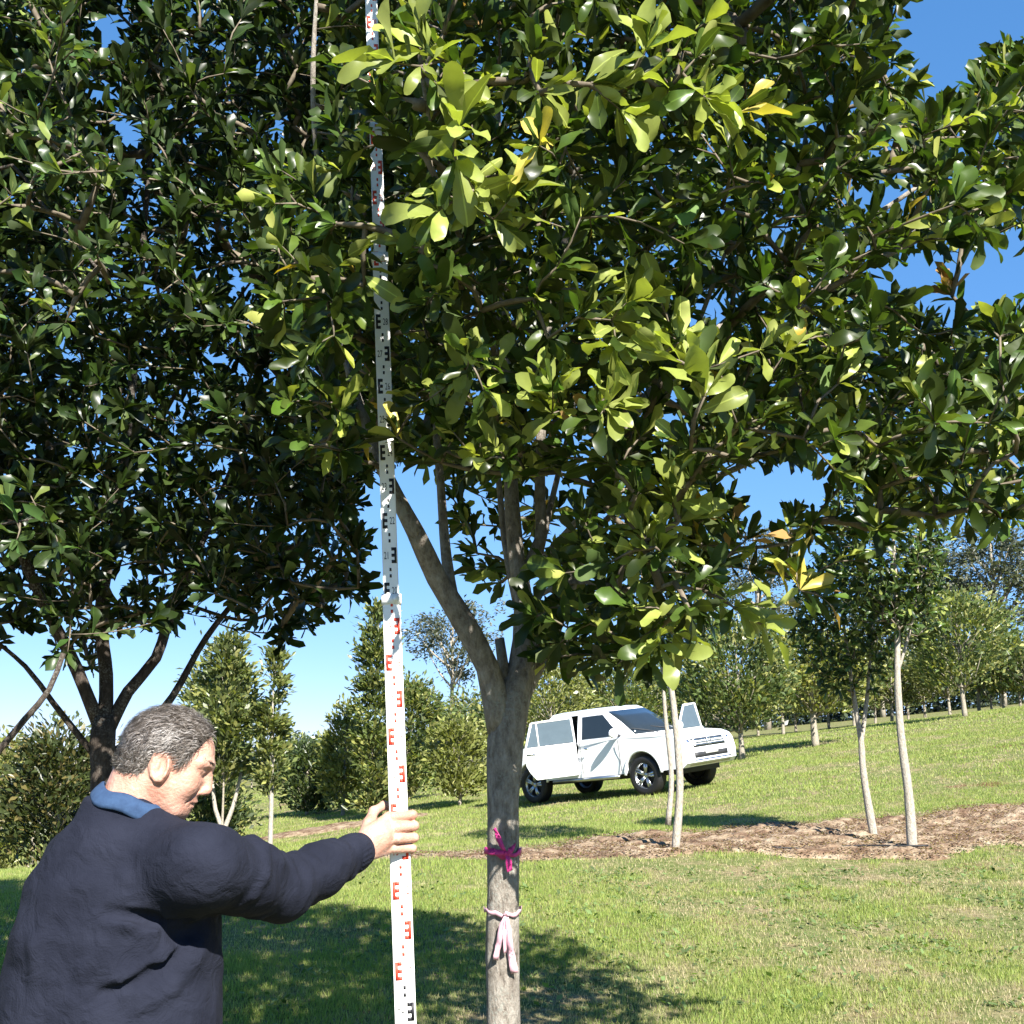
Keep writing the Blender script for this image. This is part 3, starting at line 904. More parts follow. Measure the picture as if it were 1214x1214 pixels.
# ---- trees farther off
def bg_mesh(kind, H, hw, cb, seed, nleaf, size, tone, fresh, trunk_r, dense=1.0):
    """returns (trunk mesh data, crown mesh data) in local metres; cb = height where the crown starts"""
    g = np.random.default_rng(seed)
    top = H
    mb = MB()
    lean = g.normal(0, .02, 2) * H
    tp = [np.array([0, 0, -.1]), np.array([lean[0] * .3 + g.normal(0, .03), lean[1] * .3, H * .3]), np.array([lean[0], lean[1], H * .62]), np.array([lean[0] * 1.3, lean[1], H * .93])]
    C = catmull(tp, H / 14)
    mb.tube(C, trunk_r * (1 - .85 * np.linspace(0, 1, len(C))), 7, wob=.06, seed=seed)
    ctr = []
    if kind == 'column':
        nb = int(60 * dense)
        z = cb + (top - cb) * g.uniform(0, 1, nb) ** .95
        f = np.sin(np.clip((z - cb) / (top - cb), 0, 1) ** .75 * np.pi * .93 + .12) ** .6
        a = g.uniform(0, 6.28, nb); rr = hw * f * np.sqrt(g.uniform(.1, 1, nb))
        ctr = np.stack([np.cos(a) * rr + lean[0], np.sin(a) * rr + lean[1], z], -1); cr = hw * .3
    elif kind == 'round':
        nb = int(70 * dense)
        cz = (cb + top) / 2
        ctr = ell_pts((lean[0], lean[1], cz), (hw, hw, (top - cb) / 2), nb, g, .7)
        ctr *= 1 + g.normal(0, .05, (nb, 1)); cr = hw * .24
    else:                                        # tall open gum: a few separate plates of foliage on bare limbs
        nb = int(15 * dense)
        cl = ell_pts((0, 0, cb + (top - cb) * .55), (hw, hw, (top - cb) * .45), nb, g, .8)
        ctr = np.vstack([c + g.normal(0, 1, (7, 3)) * np.array([.2, .2, .09]) * hw for c in cl]); cr = hw * .11
        for c in cl:
            s = np.array([lean[0] * .8, lean[1] * .8, max(cb * .75, c[2] - hw * .9)])
            mb.tube(catmull([s, (s + c) / 2 + [0, 0, -.1 * hw], c], hw * .3), np.linspace(trunk_r * .4, trunk_r * .08, 1 + len(catmull([s, (s + c) / 2 + [0, 0, -.1 * hw], c], hw * .3)) - 1), 5)
    if kind != 'gum':
        for c in ctr[::3]:
            s = np.array([lean[0] * min(1, c[2] / H), lean[1] * min(1, c[2] / H), max(cb * .8, c[2] - hw * .8)])
            mb.tube([s, (s + c) / 2 + g.normal(0, .04, 3) * hw, c], np.array([trunk_r * .3, trunk_r * .2, .006]), 4)
    nleaf = int(nleaf * 1.6)
    k = g.integers(0, len(ctr), nleaf)
    P = ctr[k] + g.normal(0, 1, (nleaf, 3)) * cr * np.array([1, 1, .8])
    P[:, 2] = np.maximum(P[:, 2], cb * .9 + .02)
    axis_ = np.stack([lean[0] + 0 * P[:, 0], lean[1] + 0 * P[:, 0], P[:, 2] - .5 * hw], -1)
    D = norm(P - axis_) + g.normal(0, .5, (nleaf, 3)) + np.array([0, 0, .1 if kind != 'gum' else -.5])
    N = np.array([0, 0, .5]) + SUNV * .7 + g.normal(0, .6, (nleaf, 3))
    S = size * g.uniform(.6, 1.4, nleaf)
    tn = np.array(tone)[None] * g.uniform(.6, 1.4, (nleaf, 1)) * (.75 + .5 * g.uniform(0, 1, len(ctr))[k])[:, None]
    u = g.uniform(0, 1, nleaf) < .27
    tn[u] = np.array(fresh) * g.uniform(.6, 1.2, (u.sum(), 1))
    V, Fa, Cc = leaf_mass(P, leaf_frames(D, N), S, np.clip(tn * .66, .003, 1), small=True)
    return mb, mesh_np('crown', V, Fa, [M['leaf']], attr=Cc)


def bg_tree(px, d, top_py, hw_px, cb_frac, kind, label, seed, nleaf, size, tone=(.11, .15, .045), fresh=(.32, .33, .1), trunk='bark_pale', tr=.06, group=None, name='plantation_tree', dense=1.0):
    x = (px - 607) / F_PX * d * CT
    z = float(terrain(x, d))
    H = at(px, top_py, d)[2] - z
    hw = hw_px * d / F_PX
    mb, cm = bg_mesh(kind, H, hw, H * cb_frac, seed, nleaf, size, tone, fresh, tr, dense)
    root = thing(name, (x, d, z), label, 'tree', group)
    obj('trunk', mb.mesh('trunk', M[trunk], True), root)
    tag(obj('crown', cm, root), kind='stuff')
    return root


def copy_tree(root, px, d, scale, rot, label=None):
    x = (px - 607) / F_PX * d * CT
    r = root.copy(); COL.objects.link(r)
    r.location = (x, d, float(terrain(x, d))); r.rotation_euler = (0, 0, rot); r.scale = (scale, scale, scale * random.uniform(.92, 1.08))
    if label: r['label'] = label
    for ch in root.children:
        c = ch.copy(); COL.objects.link(c); c.parent = r
    return r


YG = (.2, .225, .062); DK = (.06, .09, .034)
bg_tree(258, 26.5, 806, 42, .02, 'column', 'dark leafy tree standing right behind the tree with the white V shaped stem', 151, 4600, .16, tone=(.065, .095, .032))
vt = bg_tree(268, 23, 766, 33, .38, 'column', 'tapering light green tree with a white V shaped stem beside the man', 51, 2600, .15, tone=(.12, .15, .05), tr=.03)
mb = MB()
for e in ((-.24, -.02, 1.45), (.3, .05, 1.6)): mb.tube(catmull([(0, 0, -.05), (.02, 0, .45), np.array(e) * .62, e], .2), np.linspace(.06, .03, len(catmull([(0, 0, -.05), (.02, 0, .45), np.array(e) * .62, e], .2))), 7)
obj('stem', mb.mesh('stem', M['bark_white'], True), vt)
bg_tree(325, 22, 776, 17, .3, 'column', 'slender columnar tree on a single thin pale trunk', 52, 1500, .13, tone=(.13, .16, .05), tr=.055, dense=.7, trunk='bark_white')
bg_tree(74, 18.5, 862, 58, .02, 'round', 'dense bronze tinged bush behind the man\'s shoulder', 53, 4200, .12, tone=(.065, .085, .028), fresh=(.2, .17, .06), tr=.05)
bg_tree(8, 22, 878, 42, .03, 'round', 'yellow green bush next to the bronze tinged bush', 54, 3000, .13, tone=YG, tr=.05)
bg_tree(442, 30, 722, 22, .03, 'column', 'tall narrow leafy tree behind the measuring staff', 55, 3200, .17, tone=(.11, .145, .045), tr=.05)
bg_tree(366, 36, 880, 30, .04, 'round', 'low dark rounded tree between the slender columnar tree and the staff', 56, 2600, .17, tone=DK, fresh=(.14, .18, .05))
bg_tree(408, 33, 838, 24, .05, 'round', 'small light green tree left of the staff in the far row', 57, 1900, .17, tone=YG)
bg_tree(486, 36, 804, 34, .03, 'round', 'broad mid green tree between the staff and the forked trunk', 58, 3600, .18)
bg_tree(545, 30, 852, 29, .1, 'round', 'small yellow green tree beside the forked trunk, in front of the broad one', 59, 2000, .15, tone=YG, tr=.05)
bg_tree(655, 44, 772, 46, .1, 'round', 'rounded yellow green tree rising behind the pickup cab', 60, 2600, .2, tone=YG)
bg_tree(745, 46, 760, 44, .12, 'round', 'rounded dark green tree rising behind the pickup bonnet', 61, 2600, .2)
bg_tree(880, 33, 742, 56, .23, 'round', 'round headed glossy green tree just beyond the pickup', 62, 4200, .17, tone=(.1, .14, .045), tr=.09)
bg_tree(968, 35, 742, 52, .3, 'round', 'round headed yellow green tree on a short sturdy trunk', 63, 3600, .17, tone=YG, fresh=(.38, .36, .1), tr=.12)
bg_tree(1148, 42, 706, 50, .27, 'round', 'round headed tree on a pale trunk at the top of the grass slope', 64, 3600, .19, tr=.1)
bg_tree(838, 45, 765, 36, .3, 'round', 'small dark tree between the pickup and the round headed glossy tree', 65, 2000, .2, tone=DK)
# far row that closes the view, alike rounded trees
FR = 'far row of plantation trees'
far = [bg_tree(930, 56, 780, 38, .3, 'round', 'small rounded tree in the far row at the top of the grass slope', 66, 1500, .24, group=FR, tr=.09),
       bg_tree(1195, 58, 760, 40, .28, 'round', 'small rounded tree in the far row at the top of the grass slope', 67, 1500, .24, group=FR, tr=.09, tone=(.08, .12, .038)),
       bg_tree(1060, 57, 770, 38, .3, 'round', 'small rounded tree in the far row at the top of the grass slope', 68, 1500, .24, group=FR, tr=.09, tone=(.13, .15, .05))]
g = random.Random(8)
for k, (px, d) in enumerate([(1015, 55), (1100, 58), (1130, 54), (1165, 60), (1225, 56), (985, 60), (900, 62), (860, 60), (815, 62), (780, 58), (945, 66), (1040, 66), (1080, 68), (1180, 68), (1260, 62), (560, 62), (600, 60), (520, 64), (690, 60), (460, 60), (395, 62), (350, 60), (300, 62), (250, 60), (200, 64), (150, 60), (100, 64), (50, 62), (0, 64), (-50, 62), (640, 66), (430, 68), (230, 70), (330, 70), (120, 70), (20, 70), (730, 66), (1215, 66)]):
    copy_tree(far[k % 3], px, d, g.uniform(.85, 1.15) * (.62 if px < 470 else 1), g.uniform(0, 6), 'small rounded tree in the far row ' + ('behind the man and the staff' if px < 460 else 'behind the pickup' if px < 830 else 'at the top of the grass slope'))
GG = 'tall gum trees beyond the plantation'
gum = dict(name='gum_tree', tone=(.085, .1, .068), fresh=(.17, .18, .12), trunk='bark_pale')
bg_tree(535, 85, 716, 48, .45, 'gum', 'tall airy gum tree seen between the staff and the forked trunk', 71, 2600, .3, tr=.25, group=GG, **gum)
bg_tree(912, 85, 608, 55, .4, 'gum', 'tall open gum tree with bare pale limbs above the glossy tree', 72, 3000, .32, tr=.28, group=GG, **gum)
bg_tree(1115, 95, 640, 52, .35, 'gum', 'tall grey green gum tree behind the tree at the top of the slope', 73, 4200, .36, tr=.3, group=GG, dense=1.7, **gum)
bg_tree(1195, 88, 616, 48, .3, 'gum', 'tall dense gum tree at the end of the gum tree line', 74, 4600, .36, tr=.3, group=GG, dense=2.0, **gum)
bg_tree(840, 95, 650, 42, .4, 'gum', 'smaller gum tree standing beside the open gum with bare limbs', 75, 2400, .33, tr=.25, group=GG, **gum)
bg_tree(1050, 92, 690, 48, .2, 'gum', 'low dark gum tree behind the forked young tree', 76, 3600, .36, tr=.25, group=GG, dense=2.0, **gum)


# wooded background that closes the horizon
g = np.random.default_rng(900)
n = 60000
wx = g.uniform(-75, 95, n); wy = 98 + g.uniform(-6, 6, n)
hh = np.interp(wx, [-75, -10, 8, 30, 95], [3.6, 3.4, 4.5, 6.5, 8.0]) * (.75 + .2 * np.sin(wx * .9 + 1.5 * np.sin(wx * .37)) + .12 * np.sin(wx * 2.3))
wz = terrain(wx, wy) + hh * g.uniform(0, 1, n) ** 1.15 * (1 - ((wy - 98) / 7) ** 2) ** .5
P = np.stack([wx, wy, wz], -1)
V, Fa, Cc = leaf_mass(P, leaf_frames(g.normal(0, 1, (n, 3)), np.array([0, 0, .6]) + SUNV * .5 + g.normal(0, .5, (n, 3))), g.uniform(.3, .75, n), np.array([.03, .042, .02]) * g.uniform(.5, 1.5, (n, 1)), small=True)
tag(obj('woodland', mesh_np('woodland', V, Fa, [M['leaf']], attr=Cc)), 'dark far woodland beyond the plantation rows', 'woodland', kind='stuff')

# bare grey tree in the distance
def bare_tree(px, d, top_py, label, seed):
    g = np.random.default_rng(seed)
    x = (px - 607) / F_PX * d * CT; z = float(terrain(x, d)); H = at(px, top_py, d)[2] - z
    root = thing('bare_tree', (x, d, z), label, 'tree')
    mb = MB(); tp = np.array([0, 0, H * .45]); mb.tube([np.array([0, 0, -.1]), tp], [.07, .045], 6)
    tw = MB()
    for k in range(26):
        a = g.uniform(0, 6.28); e = np.array([math.cos(a) * g.uniform(.1, .32) * H, math.sin(a) * .25 * H, g.uniform(.6, 1) * H]); s = tp * g.uniform(.45, 1)
        C = catmull([s, (s + e) / 2 + g.normal(0, .05, 3), e], .3); tw.tube(C, np.linspace(.028, .008, len(C)), 4)
        for q in range(5):
            b = C[g.integers(len(C) // 2, len(C))]; tw.tube([b, b + g.normal(0, .35, 3) + [0, 0, .3]], [.012, .005], 3)
    obj('trunk', mb.mesh('trunk', M['bark_pale'], True), root); tag(obj('branches', tw.mesh('branches', M['bark_pale'], True), root), kind='stuff')


bare_tree(48, 30, 886, 'leafless grey tree between the two bushes behind the man', 5)

# ------------------------------------------------------------------ telescopic measuring staff
M['staff'] = noise_mat('staff_white_enamel', [(.35, (.7, .69, .66)), (.6, (.82, .82, .8))], 6, .45, 5, spec=.4)
M['print_black'] = plain('print_black', (.015, .015, .018), .5)
M['print_red'] = plain('print_red', (.62, .055, .03), .5)
S0 = at(481, 1214, 3.2); S1 = at(440, 0, 3.24)
SD = norm(S1 - S0)
foot = S0 + SD * ((terrain(S0[0], S0[1]) - S0[2]) / SD[2])
SXA = norm(np.array([1.0, .12, 0]) - SD * np.dot([1.0, .12, 0], SD)); SYA = np.cross(SD, SXA)      # width axis, and the axis pointing away from the viewer
SROT = np.stack([SXA, SYA, SD], 1)
staff = thing('measuring_staff', foot, 'white telescopic measuring staff with black and red E shaped graduations held by the man', 'measuring staff')
sections = [(-.0, 1.37, .054), (1.37, 2.02, .049), (2.02, 3.05, .043), (3.05, 4.6, .037)]


def sec_w(h):
    for a, b, w in sections:
        if h < b: return w
    return sections[-1][2]


for a, b, w in sections:
    bm = bmesh.new()
    bmesh.ops.create_cube(bm, size=1)
    for v in bm.verts:
        v.co.x *= w; v.co.y *= .03 * w / .054 + .004; v.co.z = a - (.02 if a > 0 else 0) + (v.co.z + .5) * (b - a + (.02 if a > 0 else 0))
    bmesh.ops.bevel(bm, geom=bm.edges[:], offset=.003, segments=2, affect='EDGES')
    me = bpy.data.meshes.new('section'); bm.to_mesh(me); bm.free(); me.materials.append(M['staff'])
    o = obj('section', me, staff); o.matrix_basis = Matrix(SROT.tolist()).to_4x4()
    if b < 4:                                     # collar with its catch where the next section slides out
        mb = MB().box((0, 0, b - .012), (w * .5 + .003, (.03 * w / .054 + .004) * .5 + .003, .014)).box((w * .2, -(.016 * w / .054 + .006), b - .012), (.006, .004, .006))
        c = obj('collar', mb.mesh('collar', M['staff']), staff); c.matrix_basis = Matrix(SROT.tolist()).to_4x4()
# graduations: 5 cm E blocks every 10 cm, alternately on the left and right half, dots between; red in the second metre
hs1 = float(np.dot(at(474, 1163, 3.2) - foot, SD))                # height along the staff of the 1 m mark
def text_mesh(body, size):
    cu = bpy.data.curves.new('digits', 'FONT'); cu.body = body; cu.size = size; cu.extrude = .0003; cu.align_x = 'CENTER'; cu.resolution_u = 2
    o = bpy.data.objects.new('digits', cu); COL.objects.link(o)
    bpy.context.view_layer.update()
    me = bpy.data.meshes.new_from_object(o.evaluated_get(bpy.context.evaluated_depsgraph_get()))
    bpy.data.objects.remove(o, do_unlink=True); bpy.data.curves.remove(cu)
    return me


for k in range(4, 43):
    h = hs1 + (k - 10) * .1                      # block k stands from k to k + .5 decimetres
    w = sec_w(h + .03); yf = -((.03 * w / .054 + .004) * .5) - .0004
    left = (k % 2 == 0)
    m = 'print_red' if 10 <= k < 20 or 30 <= k < 40 else 'print_black'
    sg = -1 if left else 1
    u = w * .42 / 5
    mb = MB(); t = .0005
    ox = sg * w * .42                            # outer edge, solid bar runs along it
    b0 = h + .004
    mb.box((ox - sg * u * .8, yf, b0 + .0225), (u * .8, t, .0225))
    for q in (0, 2, 4):
        mb.box((ox - sg * u * 2.7, yf, b0 + .0045 + q * .009), (u * 1.15, t, .0045))
    for q in (0, 1):
        mb.box((0, yf, b0 + .064 + q * .018), (u * .75, t, .0045))
    o = obj('graduation', mb.mesh('graduation', M[m]), staff); o.matrix_basis = Matrix(SROT.tolist()).to_4x4()
    tm = text_mesh('%02d' % k, .03); tm.materials.clear(); tm.materials.append(M[m])
    o = obj('digits', tm, staff)
    o.matrix_basis = Matrix(SROT.tolist()).to_4x4() @ Matrix.Translation((-sg * w * .22, yf, b0 + .012)) @ Matrix.Rotation(math.pi / 2, 4, 'X') @ Matrix.Diagonal((.62 * w / .054, 1, 1, 1))

# ------------------------------------------------------------------ tapes on the trunk
def tape_mat(name, c, c2):
    m = noise_mat(name, [(.35, c2), (.65, c)], 30, .45, 4, bumpk=.3, bdist=.003)
    return m


M['tape_hot'] = tape_mat('tape_magenta', (.55, .045, .22), (.4, .025, .15))
M['tape_pale'] = tape_mat('tape_faded_pink', (.56, .36, .4), (.44, .25, .3))
trunk_r = lambda h: .056


def ribbon_strip(P, W, N, th=.0005):
    """thin twisted strip; P centre line, W half-width vectors"""
    P = np.asarray(P); W = np.asarray(W); N = np.asarray(N) * th
    n = len(P)
    V = np.stack([P - W - N, P + W - N, P + W + N, P - W + N], 1).reshape(-1, 3)
    Q = []
    for i in range(n - 1):
        for k in range(4):
            Q.append([i * 4 + k, i * 4 + (k + 1) % 4, (i + 1) * 4 + (k + 1) % 4, (i + 1) * 4 + k])
    Q += [[0, 3, 2, 1], [(n - 1) * 4 + k for k in range(4)]]
    return V, np.array(Q)


def trunk_tape(name, py, mat, label, wband, tails, seed, wrinkle):
    g = np.random.default_rng(seed)
    c = at(596, py, 3.7)
    root = thing(name, c, label, 'tape', 'pink tapes tied round the trunk')
    a = np.linspace(0, 2 * np.pi, 33)
    P, W, N = [], [], []
    for t in a:
        r = .0575 + .0015 * math.sin(7 * t)
        rad = np.array([math.cos(t), math.sin(t), 0])
        P.append(rad * r + [0, 0, .006 * math.sin(2 * t + 1) + .003 * math.sin(9 * t)])
        W.append(np.array([0, 0, wband]) * (1 + wrinkle * math.sin(5 * t + seed))); N.append(rad)
    obj('band', MB().add(*ribbon_strip(P, W, N)).mesh('band', M[mat], False), root)
    kp = np.array([.012, -.063, 0])
    bm = bmesh.new(); bmesh.ops.create_icosphere(bm, subdivisions=3, radius=.0095)
    for v in bm.verts:
        v.co *= 1 + .25 * math.sin(v.co.x * 400 + 2) * math.sin(v.co.z * 330); v.co.z *= .8
        v.co += Vector(kp)
    me = bpy.data.meshes.new('knot'); bm.to_mesh(me); bm.free(); me.materials.append(M[mat])
    for p in me.polygons: p.use_smooth = True
    obj('knot', me, root)
    for pts, w0, tw in tails:
        C = catmull([kp] + [np.array(p) for p in pts], .012); n = len(C)
        T = norm(np.gradient(C, axis=0)); s = np.linspace(0, 1, n)[:, None]
        ang = tw * s + .35 * np.sin(9 * s)
        side = norm(np.cross(T, [0, -1, .1])); nn = np.cross(side, T)
        Wv = (side * np.cos(ang) + nn * np.sin(ang)) * (w0 * (.45 + .55 * sstep(0, .35, s)))
        Wv = Wv * (1 + .1 * np.sin(s * 31 + seed) + .25 * s + g.normal(0, .03, (n, 1))); C = C + g.normal(0, .0007, C.shape) * s + np.array([0, -.004, 0]) * np.sin(s * 17 + seed)
        Nv = norm(np.cross(Wv, T))
        obj('tail', MB().add(*ribbon_strip(C, Wv, Nv)).mesh('tail', M[mat], False), root)
    return root


trunk_tape('marking_tape', 1010, 'tape_hot', 'bright magenta tape knotted round the trunk with short upright ends', .008,
           [([(0, -.078, .02), (-.012, -.075, .045), (-.026, -.072, .075)], .007, .8), ([(.025, -.08, .012), (.035, -.07, .03)], .009, 1.2), ([(-.018, -.08, .006), (-.04, -.068, .008)], .008, -.7), ([(.018, -.076, -.02), (.022, -.07, -.05)], .008, .5)], 3, .35)
trunk_tape('marking_tape', 1080, 'tape_pale', 'faded pale pink tape with long drooping ends below the magenta tape', .006,
           [([(-.002, -.068, -.03), (-.01, -.065, -.08), (-.02, -.061, -.13)], .007, .15), ([(.016, -.068, -.03), (.022, -.064, -.09), (.036, -.057, -.17)], .009, -.25), ([(.006, -.07, -.04), (.007, -.068, -.11)], .005, .6)], 5, .2)

# ------------------------------------------------------------------ black irrigation hose lying in the bed
M['rubber'] = plain('black_rubber', (.012, .012, .013), .6)
hp = []
for x in np.linspace(3.1, 4.9, 30):
    y = 14.25 + .12 * math.sin(x * 2.1) + .06 * math.sin(x * 5)
    hp.append((x, y, float(terrain(x, y)) + .06 + .02 * math.sin(x * 3)))
hose = obj('irrigation_hose', MB().tube(np.array(hp), .011, 7).mesh('irrigation_hose', M['rubber'], True))
tag(hose, 'thin black irrigation hose lying along the mulched soil bed', 'hose')

# ------------------------------------------------------------------ white pickup on the slope
M['paint'] = noise_mat('white_car_paint', [(.3, (.74, .75, .76)), (.6, (.8, .81, .82))], 3, .28, 4, spec=.5)
M['paint'].node_tree.nodes['Principled BSDF'].inputs['Coat Weight'].default_value = .6
M['glass'] = plain('tinted_glass', (.018, .024, .028), .05, spec=.6)
M['pane'] = plain('clear_side_glass', (.075, .1, .115), .06, spec=.5)
M['chrome'] = plain('chrome', (.7, .7, .7), .18, 1.0)
M['alloy'] = plain('alloy', (.5, .51, .53), .3, 1.0)
M['trim'] = plain('dark_trim', (.025, .026, .028), .6)
M['seat'] = plain('seat_fabric', (.1, .1, .105), .9)
M['lamp_glass'] = plain('lamp_glass', (.32, .34, .37), .08, spec=.8)
M['plate'] = plain('plate_white', (.75, .75, .7), .5)


def bm_obj(name, bm, mat, parent, smooth=True, bev=0.0, seg=2):
    me = bpy.data.meshes.new(name); bm.to_mesh(me); bm.free()
    for m in (mat if isinstance(mat, (list, tuple)) else [mat]): me.materials.append(m)
    o = obj(name, me, parent)
    if smooth:
        for p in me.polygons: p.use_smooth = True
    if bev:
        b = o.modifiers.new('b', 'BEVEL'); b.width = bev; b.segments = seg; b.limit_method = 'ANGLE'; b.angle_limit = RAD(28); b.harden_normals = False
        o.modifiers.new('w', 'WEIGHTED_NORMAL')
    return o


def prism(poly, axis_lo, axis_hi, deform=None):
    """extrude an (x, z) outline between two y values"""
    bm = bmesh.new()
    a = [bm.verts.new((x, axis_lo, z)) for x, z in poly]; b = [bm.verts.new((x, axis_hi, z)) for x, z in poly]
    n = len(poly)
    bm.faces.new(a); bm.faces.new(b[::-1])
    for i in range(n): bm.faces.new([a[(i + 1) % n], a[i], b[i], b[(i + 1) % n]])
    if deform:
        for v in bm.verts: v.co = deform(v.co)
    bmesh.ops.recalc_face_normals(bm, faces=bm.faces[:])
    return bm


def apply_mods(o):
    dg = bpy.context.evaluated_depsgraph_get()
    me = bpy.data.meshes.new_from_object(o.evaluated_get(dg))
    o.modifiers.clear(); old = o.data; o.data = me
    bpy.data.meshes.remove(old)


XR, XF, RW, RA = -1.47, 1.63, .385, .455
FH = 26.0
tx0 = (729 - 607) / F_PX * FH * CT
fwd = Vector((math.cos(RAD(-47)), math.sin(RAD(-47)), 0))
def tz(p): return float(terrain(p[0], p[1]))
cen = Vector((tx0, FH, 0))
lft = Vector((-fwd.y, fwd.x, 0))
wp = {(sx, sy): cen + fwd * (XF if sx > 0 else XR) + lft * (.8 * sy) for sx in (-1, 1) for sy in (-1, 1)}
wp = {k: Vector((v.x, v.y, tz(v))) for k, v in wp.items()}
fx = ((wp[1, 1] + wp[1, -1]) - (wp[-1, 1] + wp[-1, -1])).normalized()
ly_ = ((wp[1, 1] + wp[-1, 1]) - (wp[1, -1] + wp[-1, -1])).normalized()
uz = fx.cross(ly_).normalized(); ly_ = uz.cross(fx)
zc = sum((v.z for v in wp.values())) / 4
truck = thing('pickup_truck', (cen.x, cen.y, zc + .0), 'white dual cab pickup parked on the grass slope with doors standing open', 'pickup truck')
truck.scale = (1.05, 1.05, 1.05)
truck.rotation_euler = Matrix((fx, ly_, uz)).transposed().to_euler()


def arc(cx, a0, a1, n=12, r=RA, cz=.40):
    return [(cx + r * math.cos(a), cz + r * math.sin(a)) for a in np.linspace(a0, a1, n)]


def plan(co):
    s = 1.0
    if co.x > 1.9: s -= .17 * ((co.x - 1.9) / .75) ** 2
    if co.x < -2.4: s -= .04 * ((-2.4 - co.x) / .3)
    s *= 1 - .05 * max(0, (co.z - .85)) / .3 - .03 * max(0, .7 - co.z) / .3
    return Vector((co.x, co.y * s, co.z))


lowz = .44
outline = [(-2.70, .62), (-2.72, 1.12), (-2.66, 1.15), (-1.02, 1.15), (.95, 1.13), (1.25, 1.15), (1.9, 1.12), (2.3, 1.07), (2.5, 1.0), (2.58, .9), (2.62, .72), (2.62, .52), (2.52, .44), (XF + math.sqrt(RA ** 2 - .04 ** 2), lowz)]
outline += arc(XF, .09, math.pi - .09)[1:-1] + [(XF - math.sqrt(RA ** 2 - .04 ** 2), lowz), (XR + math.sqrt(RA ** 2 - .04 ** 2), lowz)] + arc(XR, .09, math.pi - .09)[1:-1] + [(XR - math.sqrt(RA ** 2 - .04 ** 2), lowz + .06)]
body = bm_obj('body', prism(outline, -.94, .94, plan), [M['paint'], M['trim']], truck)
# cab: pillars and roof over the body
def cab_bm():
    bm = bmesh.new()
    rings = [(1.10, -1.02, 1.42, .87), (1.14, -1.02, 1.38, .865), (1.45, -.96, .98, .80), (1.70, -.91, .58, .735), (1.765, -.86, .44, .69), (1.79, -.7, .25, .56)]
    prev = None
    for z, x0, x1, w in rings:
        bow = .05 if z < 1.75 else .03
        pts = [(x0, -w), (x0 + .1, -w - .01), (x1 - .15, -w), (x1, -w * .8), (x1 + bow, 0), (x1, w * .8), (x1 - .15, w), (x0 + .1, w + .01), (x0, w)]
        cur = [bm.verts.new((x, y, z)) for x, y in pts]
        if prev:
            for i in range(len(cur)): bm.faces.new([prev[i], prev[(i + 1) % len(cur)], cur[(i + 1) % len(cur)], cur[i]])
        else: bm.faces.new(cur[::-1])
        prev = cur
    bm.faces.new(prev)
    bmesh.ops.recalc_face_normals(bm, faces=bm.faces[:])
    return bm


cab = bm_obj('cab', cab_bm(), [M['paint'], M['trim']], truck)
cuts = []
def cutter(lo, hi):
    bm = bmesh.new(); bmesh.ops.create_cube(bm, size=1)
    for v in bm.verts: v.co = Vector([(lo[i] + hi[i]) / 2 + v.co[i] * (hi[i] - lo[i]) for i in range(3)])
    c = bm_obj('cutter', bm, [M['trim']], truck, False); cuts.append(c); return c


c1 = cutter((-.93, -1.2, .55), (-.08, -.1, 1.68)); c2 = cutter((.05, .1, .55), (1.08, 1.2, 1.6)); c3 = cutter((-2.6, -.78, .75), (-1.12, .78, 1.4))
bpy.context.view_layer.update()
for o, cs in ((body, (c1, c2, c3)), (cab, (c1, c2))):
    for c in cs:
        m = o.modifiers.new('cut', 'BOOLEAN'); m.object = c; m.solver = 'EXACT'
        try: m.material_mode = 'TRANSFER'
        except Exception: pass
    bpy.context.view_layer.update()
    apply_mods(o)
    for i, p in enumerate(o.data.polygons): p.use_smooth = True
    b = o.modifiers.new('b', 'BEVEL'); b.width = .028; b.segments = 3; b.limit_method = 'ANGLE'; b.angle_limit = RAD(30)
    o.modifiers.new('w', 'WEIGHTED_NORMAL')
for c in cuts: bpy.data.objects.remove(c, do_unlink=True)


def quad_pane(name, pts, mat, parent, th=.012, n=None, bev=.0):
    """a flat pane through the given corner points, th thick"""
    P = [Vector(p) for p in pts]
    nrm = n or (P[1] - P[0]).cross(P[2] - P[0]).normalized()
    bm = bmesh.new()
    a = [bm.verts.new(p - nrm * th) for p in P]; b = [bm.verts.new(p + nrm * .006) for p in P]
    bm.faces.new(a[::-1]); bm.faces.new(b)
    k = len(P)
    for i in range(k): bm.faces.new([a[i], a[(i + 1) % k], b[(i + 1) % k], b[i]])
    bmesh.ops.recalc_face_normals(bm, faces=bm.faces[:])
    return bm_obj(name, bm, mat, parent, False)


def cab_y(z): return float(np.interp(z, [1.14, 1.45, 1.70, 1.765], [.865, .80, .735, .69]))
def cab_xf(z): return float(np.interp(z, [1.14, 1.45, 1.70], [1.38, .98, .58]))


# windscreen as a curved sheet
bm = bmesh.new(); rows = []
for z in (1.18, 1.36, 1.54, 1.69):
    w = cab_y(z) * .8 - .015; x = cab_xf(z)
    rows.append([bm.verts.new((x + .008 + .05 * (1 - (y / (w + .02)) ** 2), y, z)) for y in np.linspace(-w, w, 7)])
for r in range(3):
    for i in range(6): bm.faces.new([rows[r][i], rows[r][i + 1], rows[r + 1][i + 1], rows[r + 1][i]])
ws = bm_obj('windscreen', bm, M['glass'], truck)
sm = ws.modifiers.new('s', 'SOLIDIFY'); sm.thickness = .01; sm.offset = 0
mb = MB()
for y0 in (-.35, .25):
    mb.tube([(1.44, y0 + .3, 1.16), (1.36, y0 + .05, 1.23), (1.24, y0 - .3, 1.3)], .009, 5)
obj('wiper', mb.mesh('wiper', M['trim']), truck)


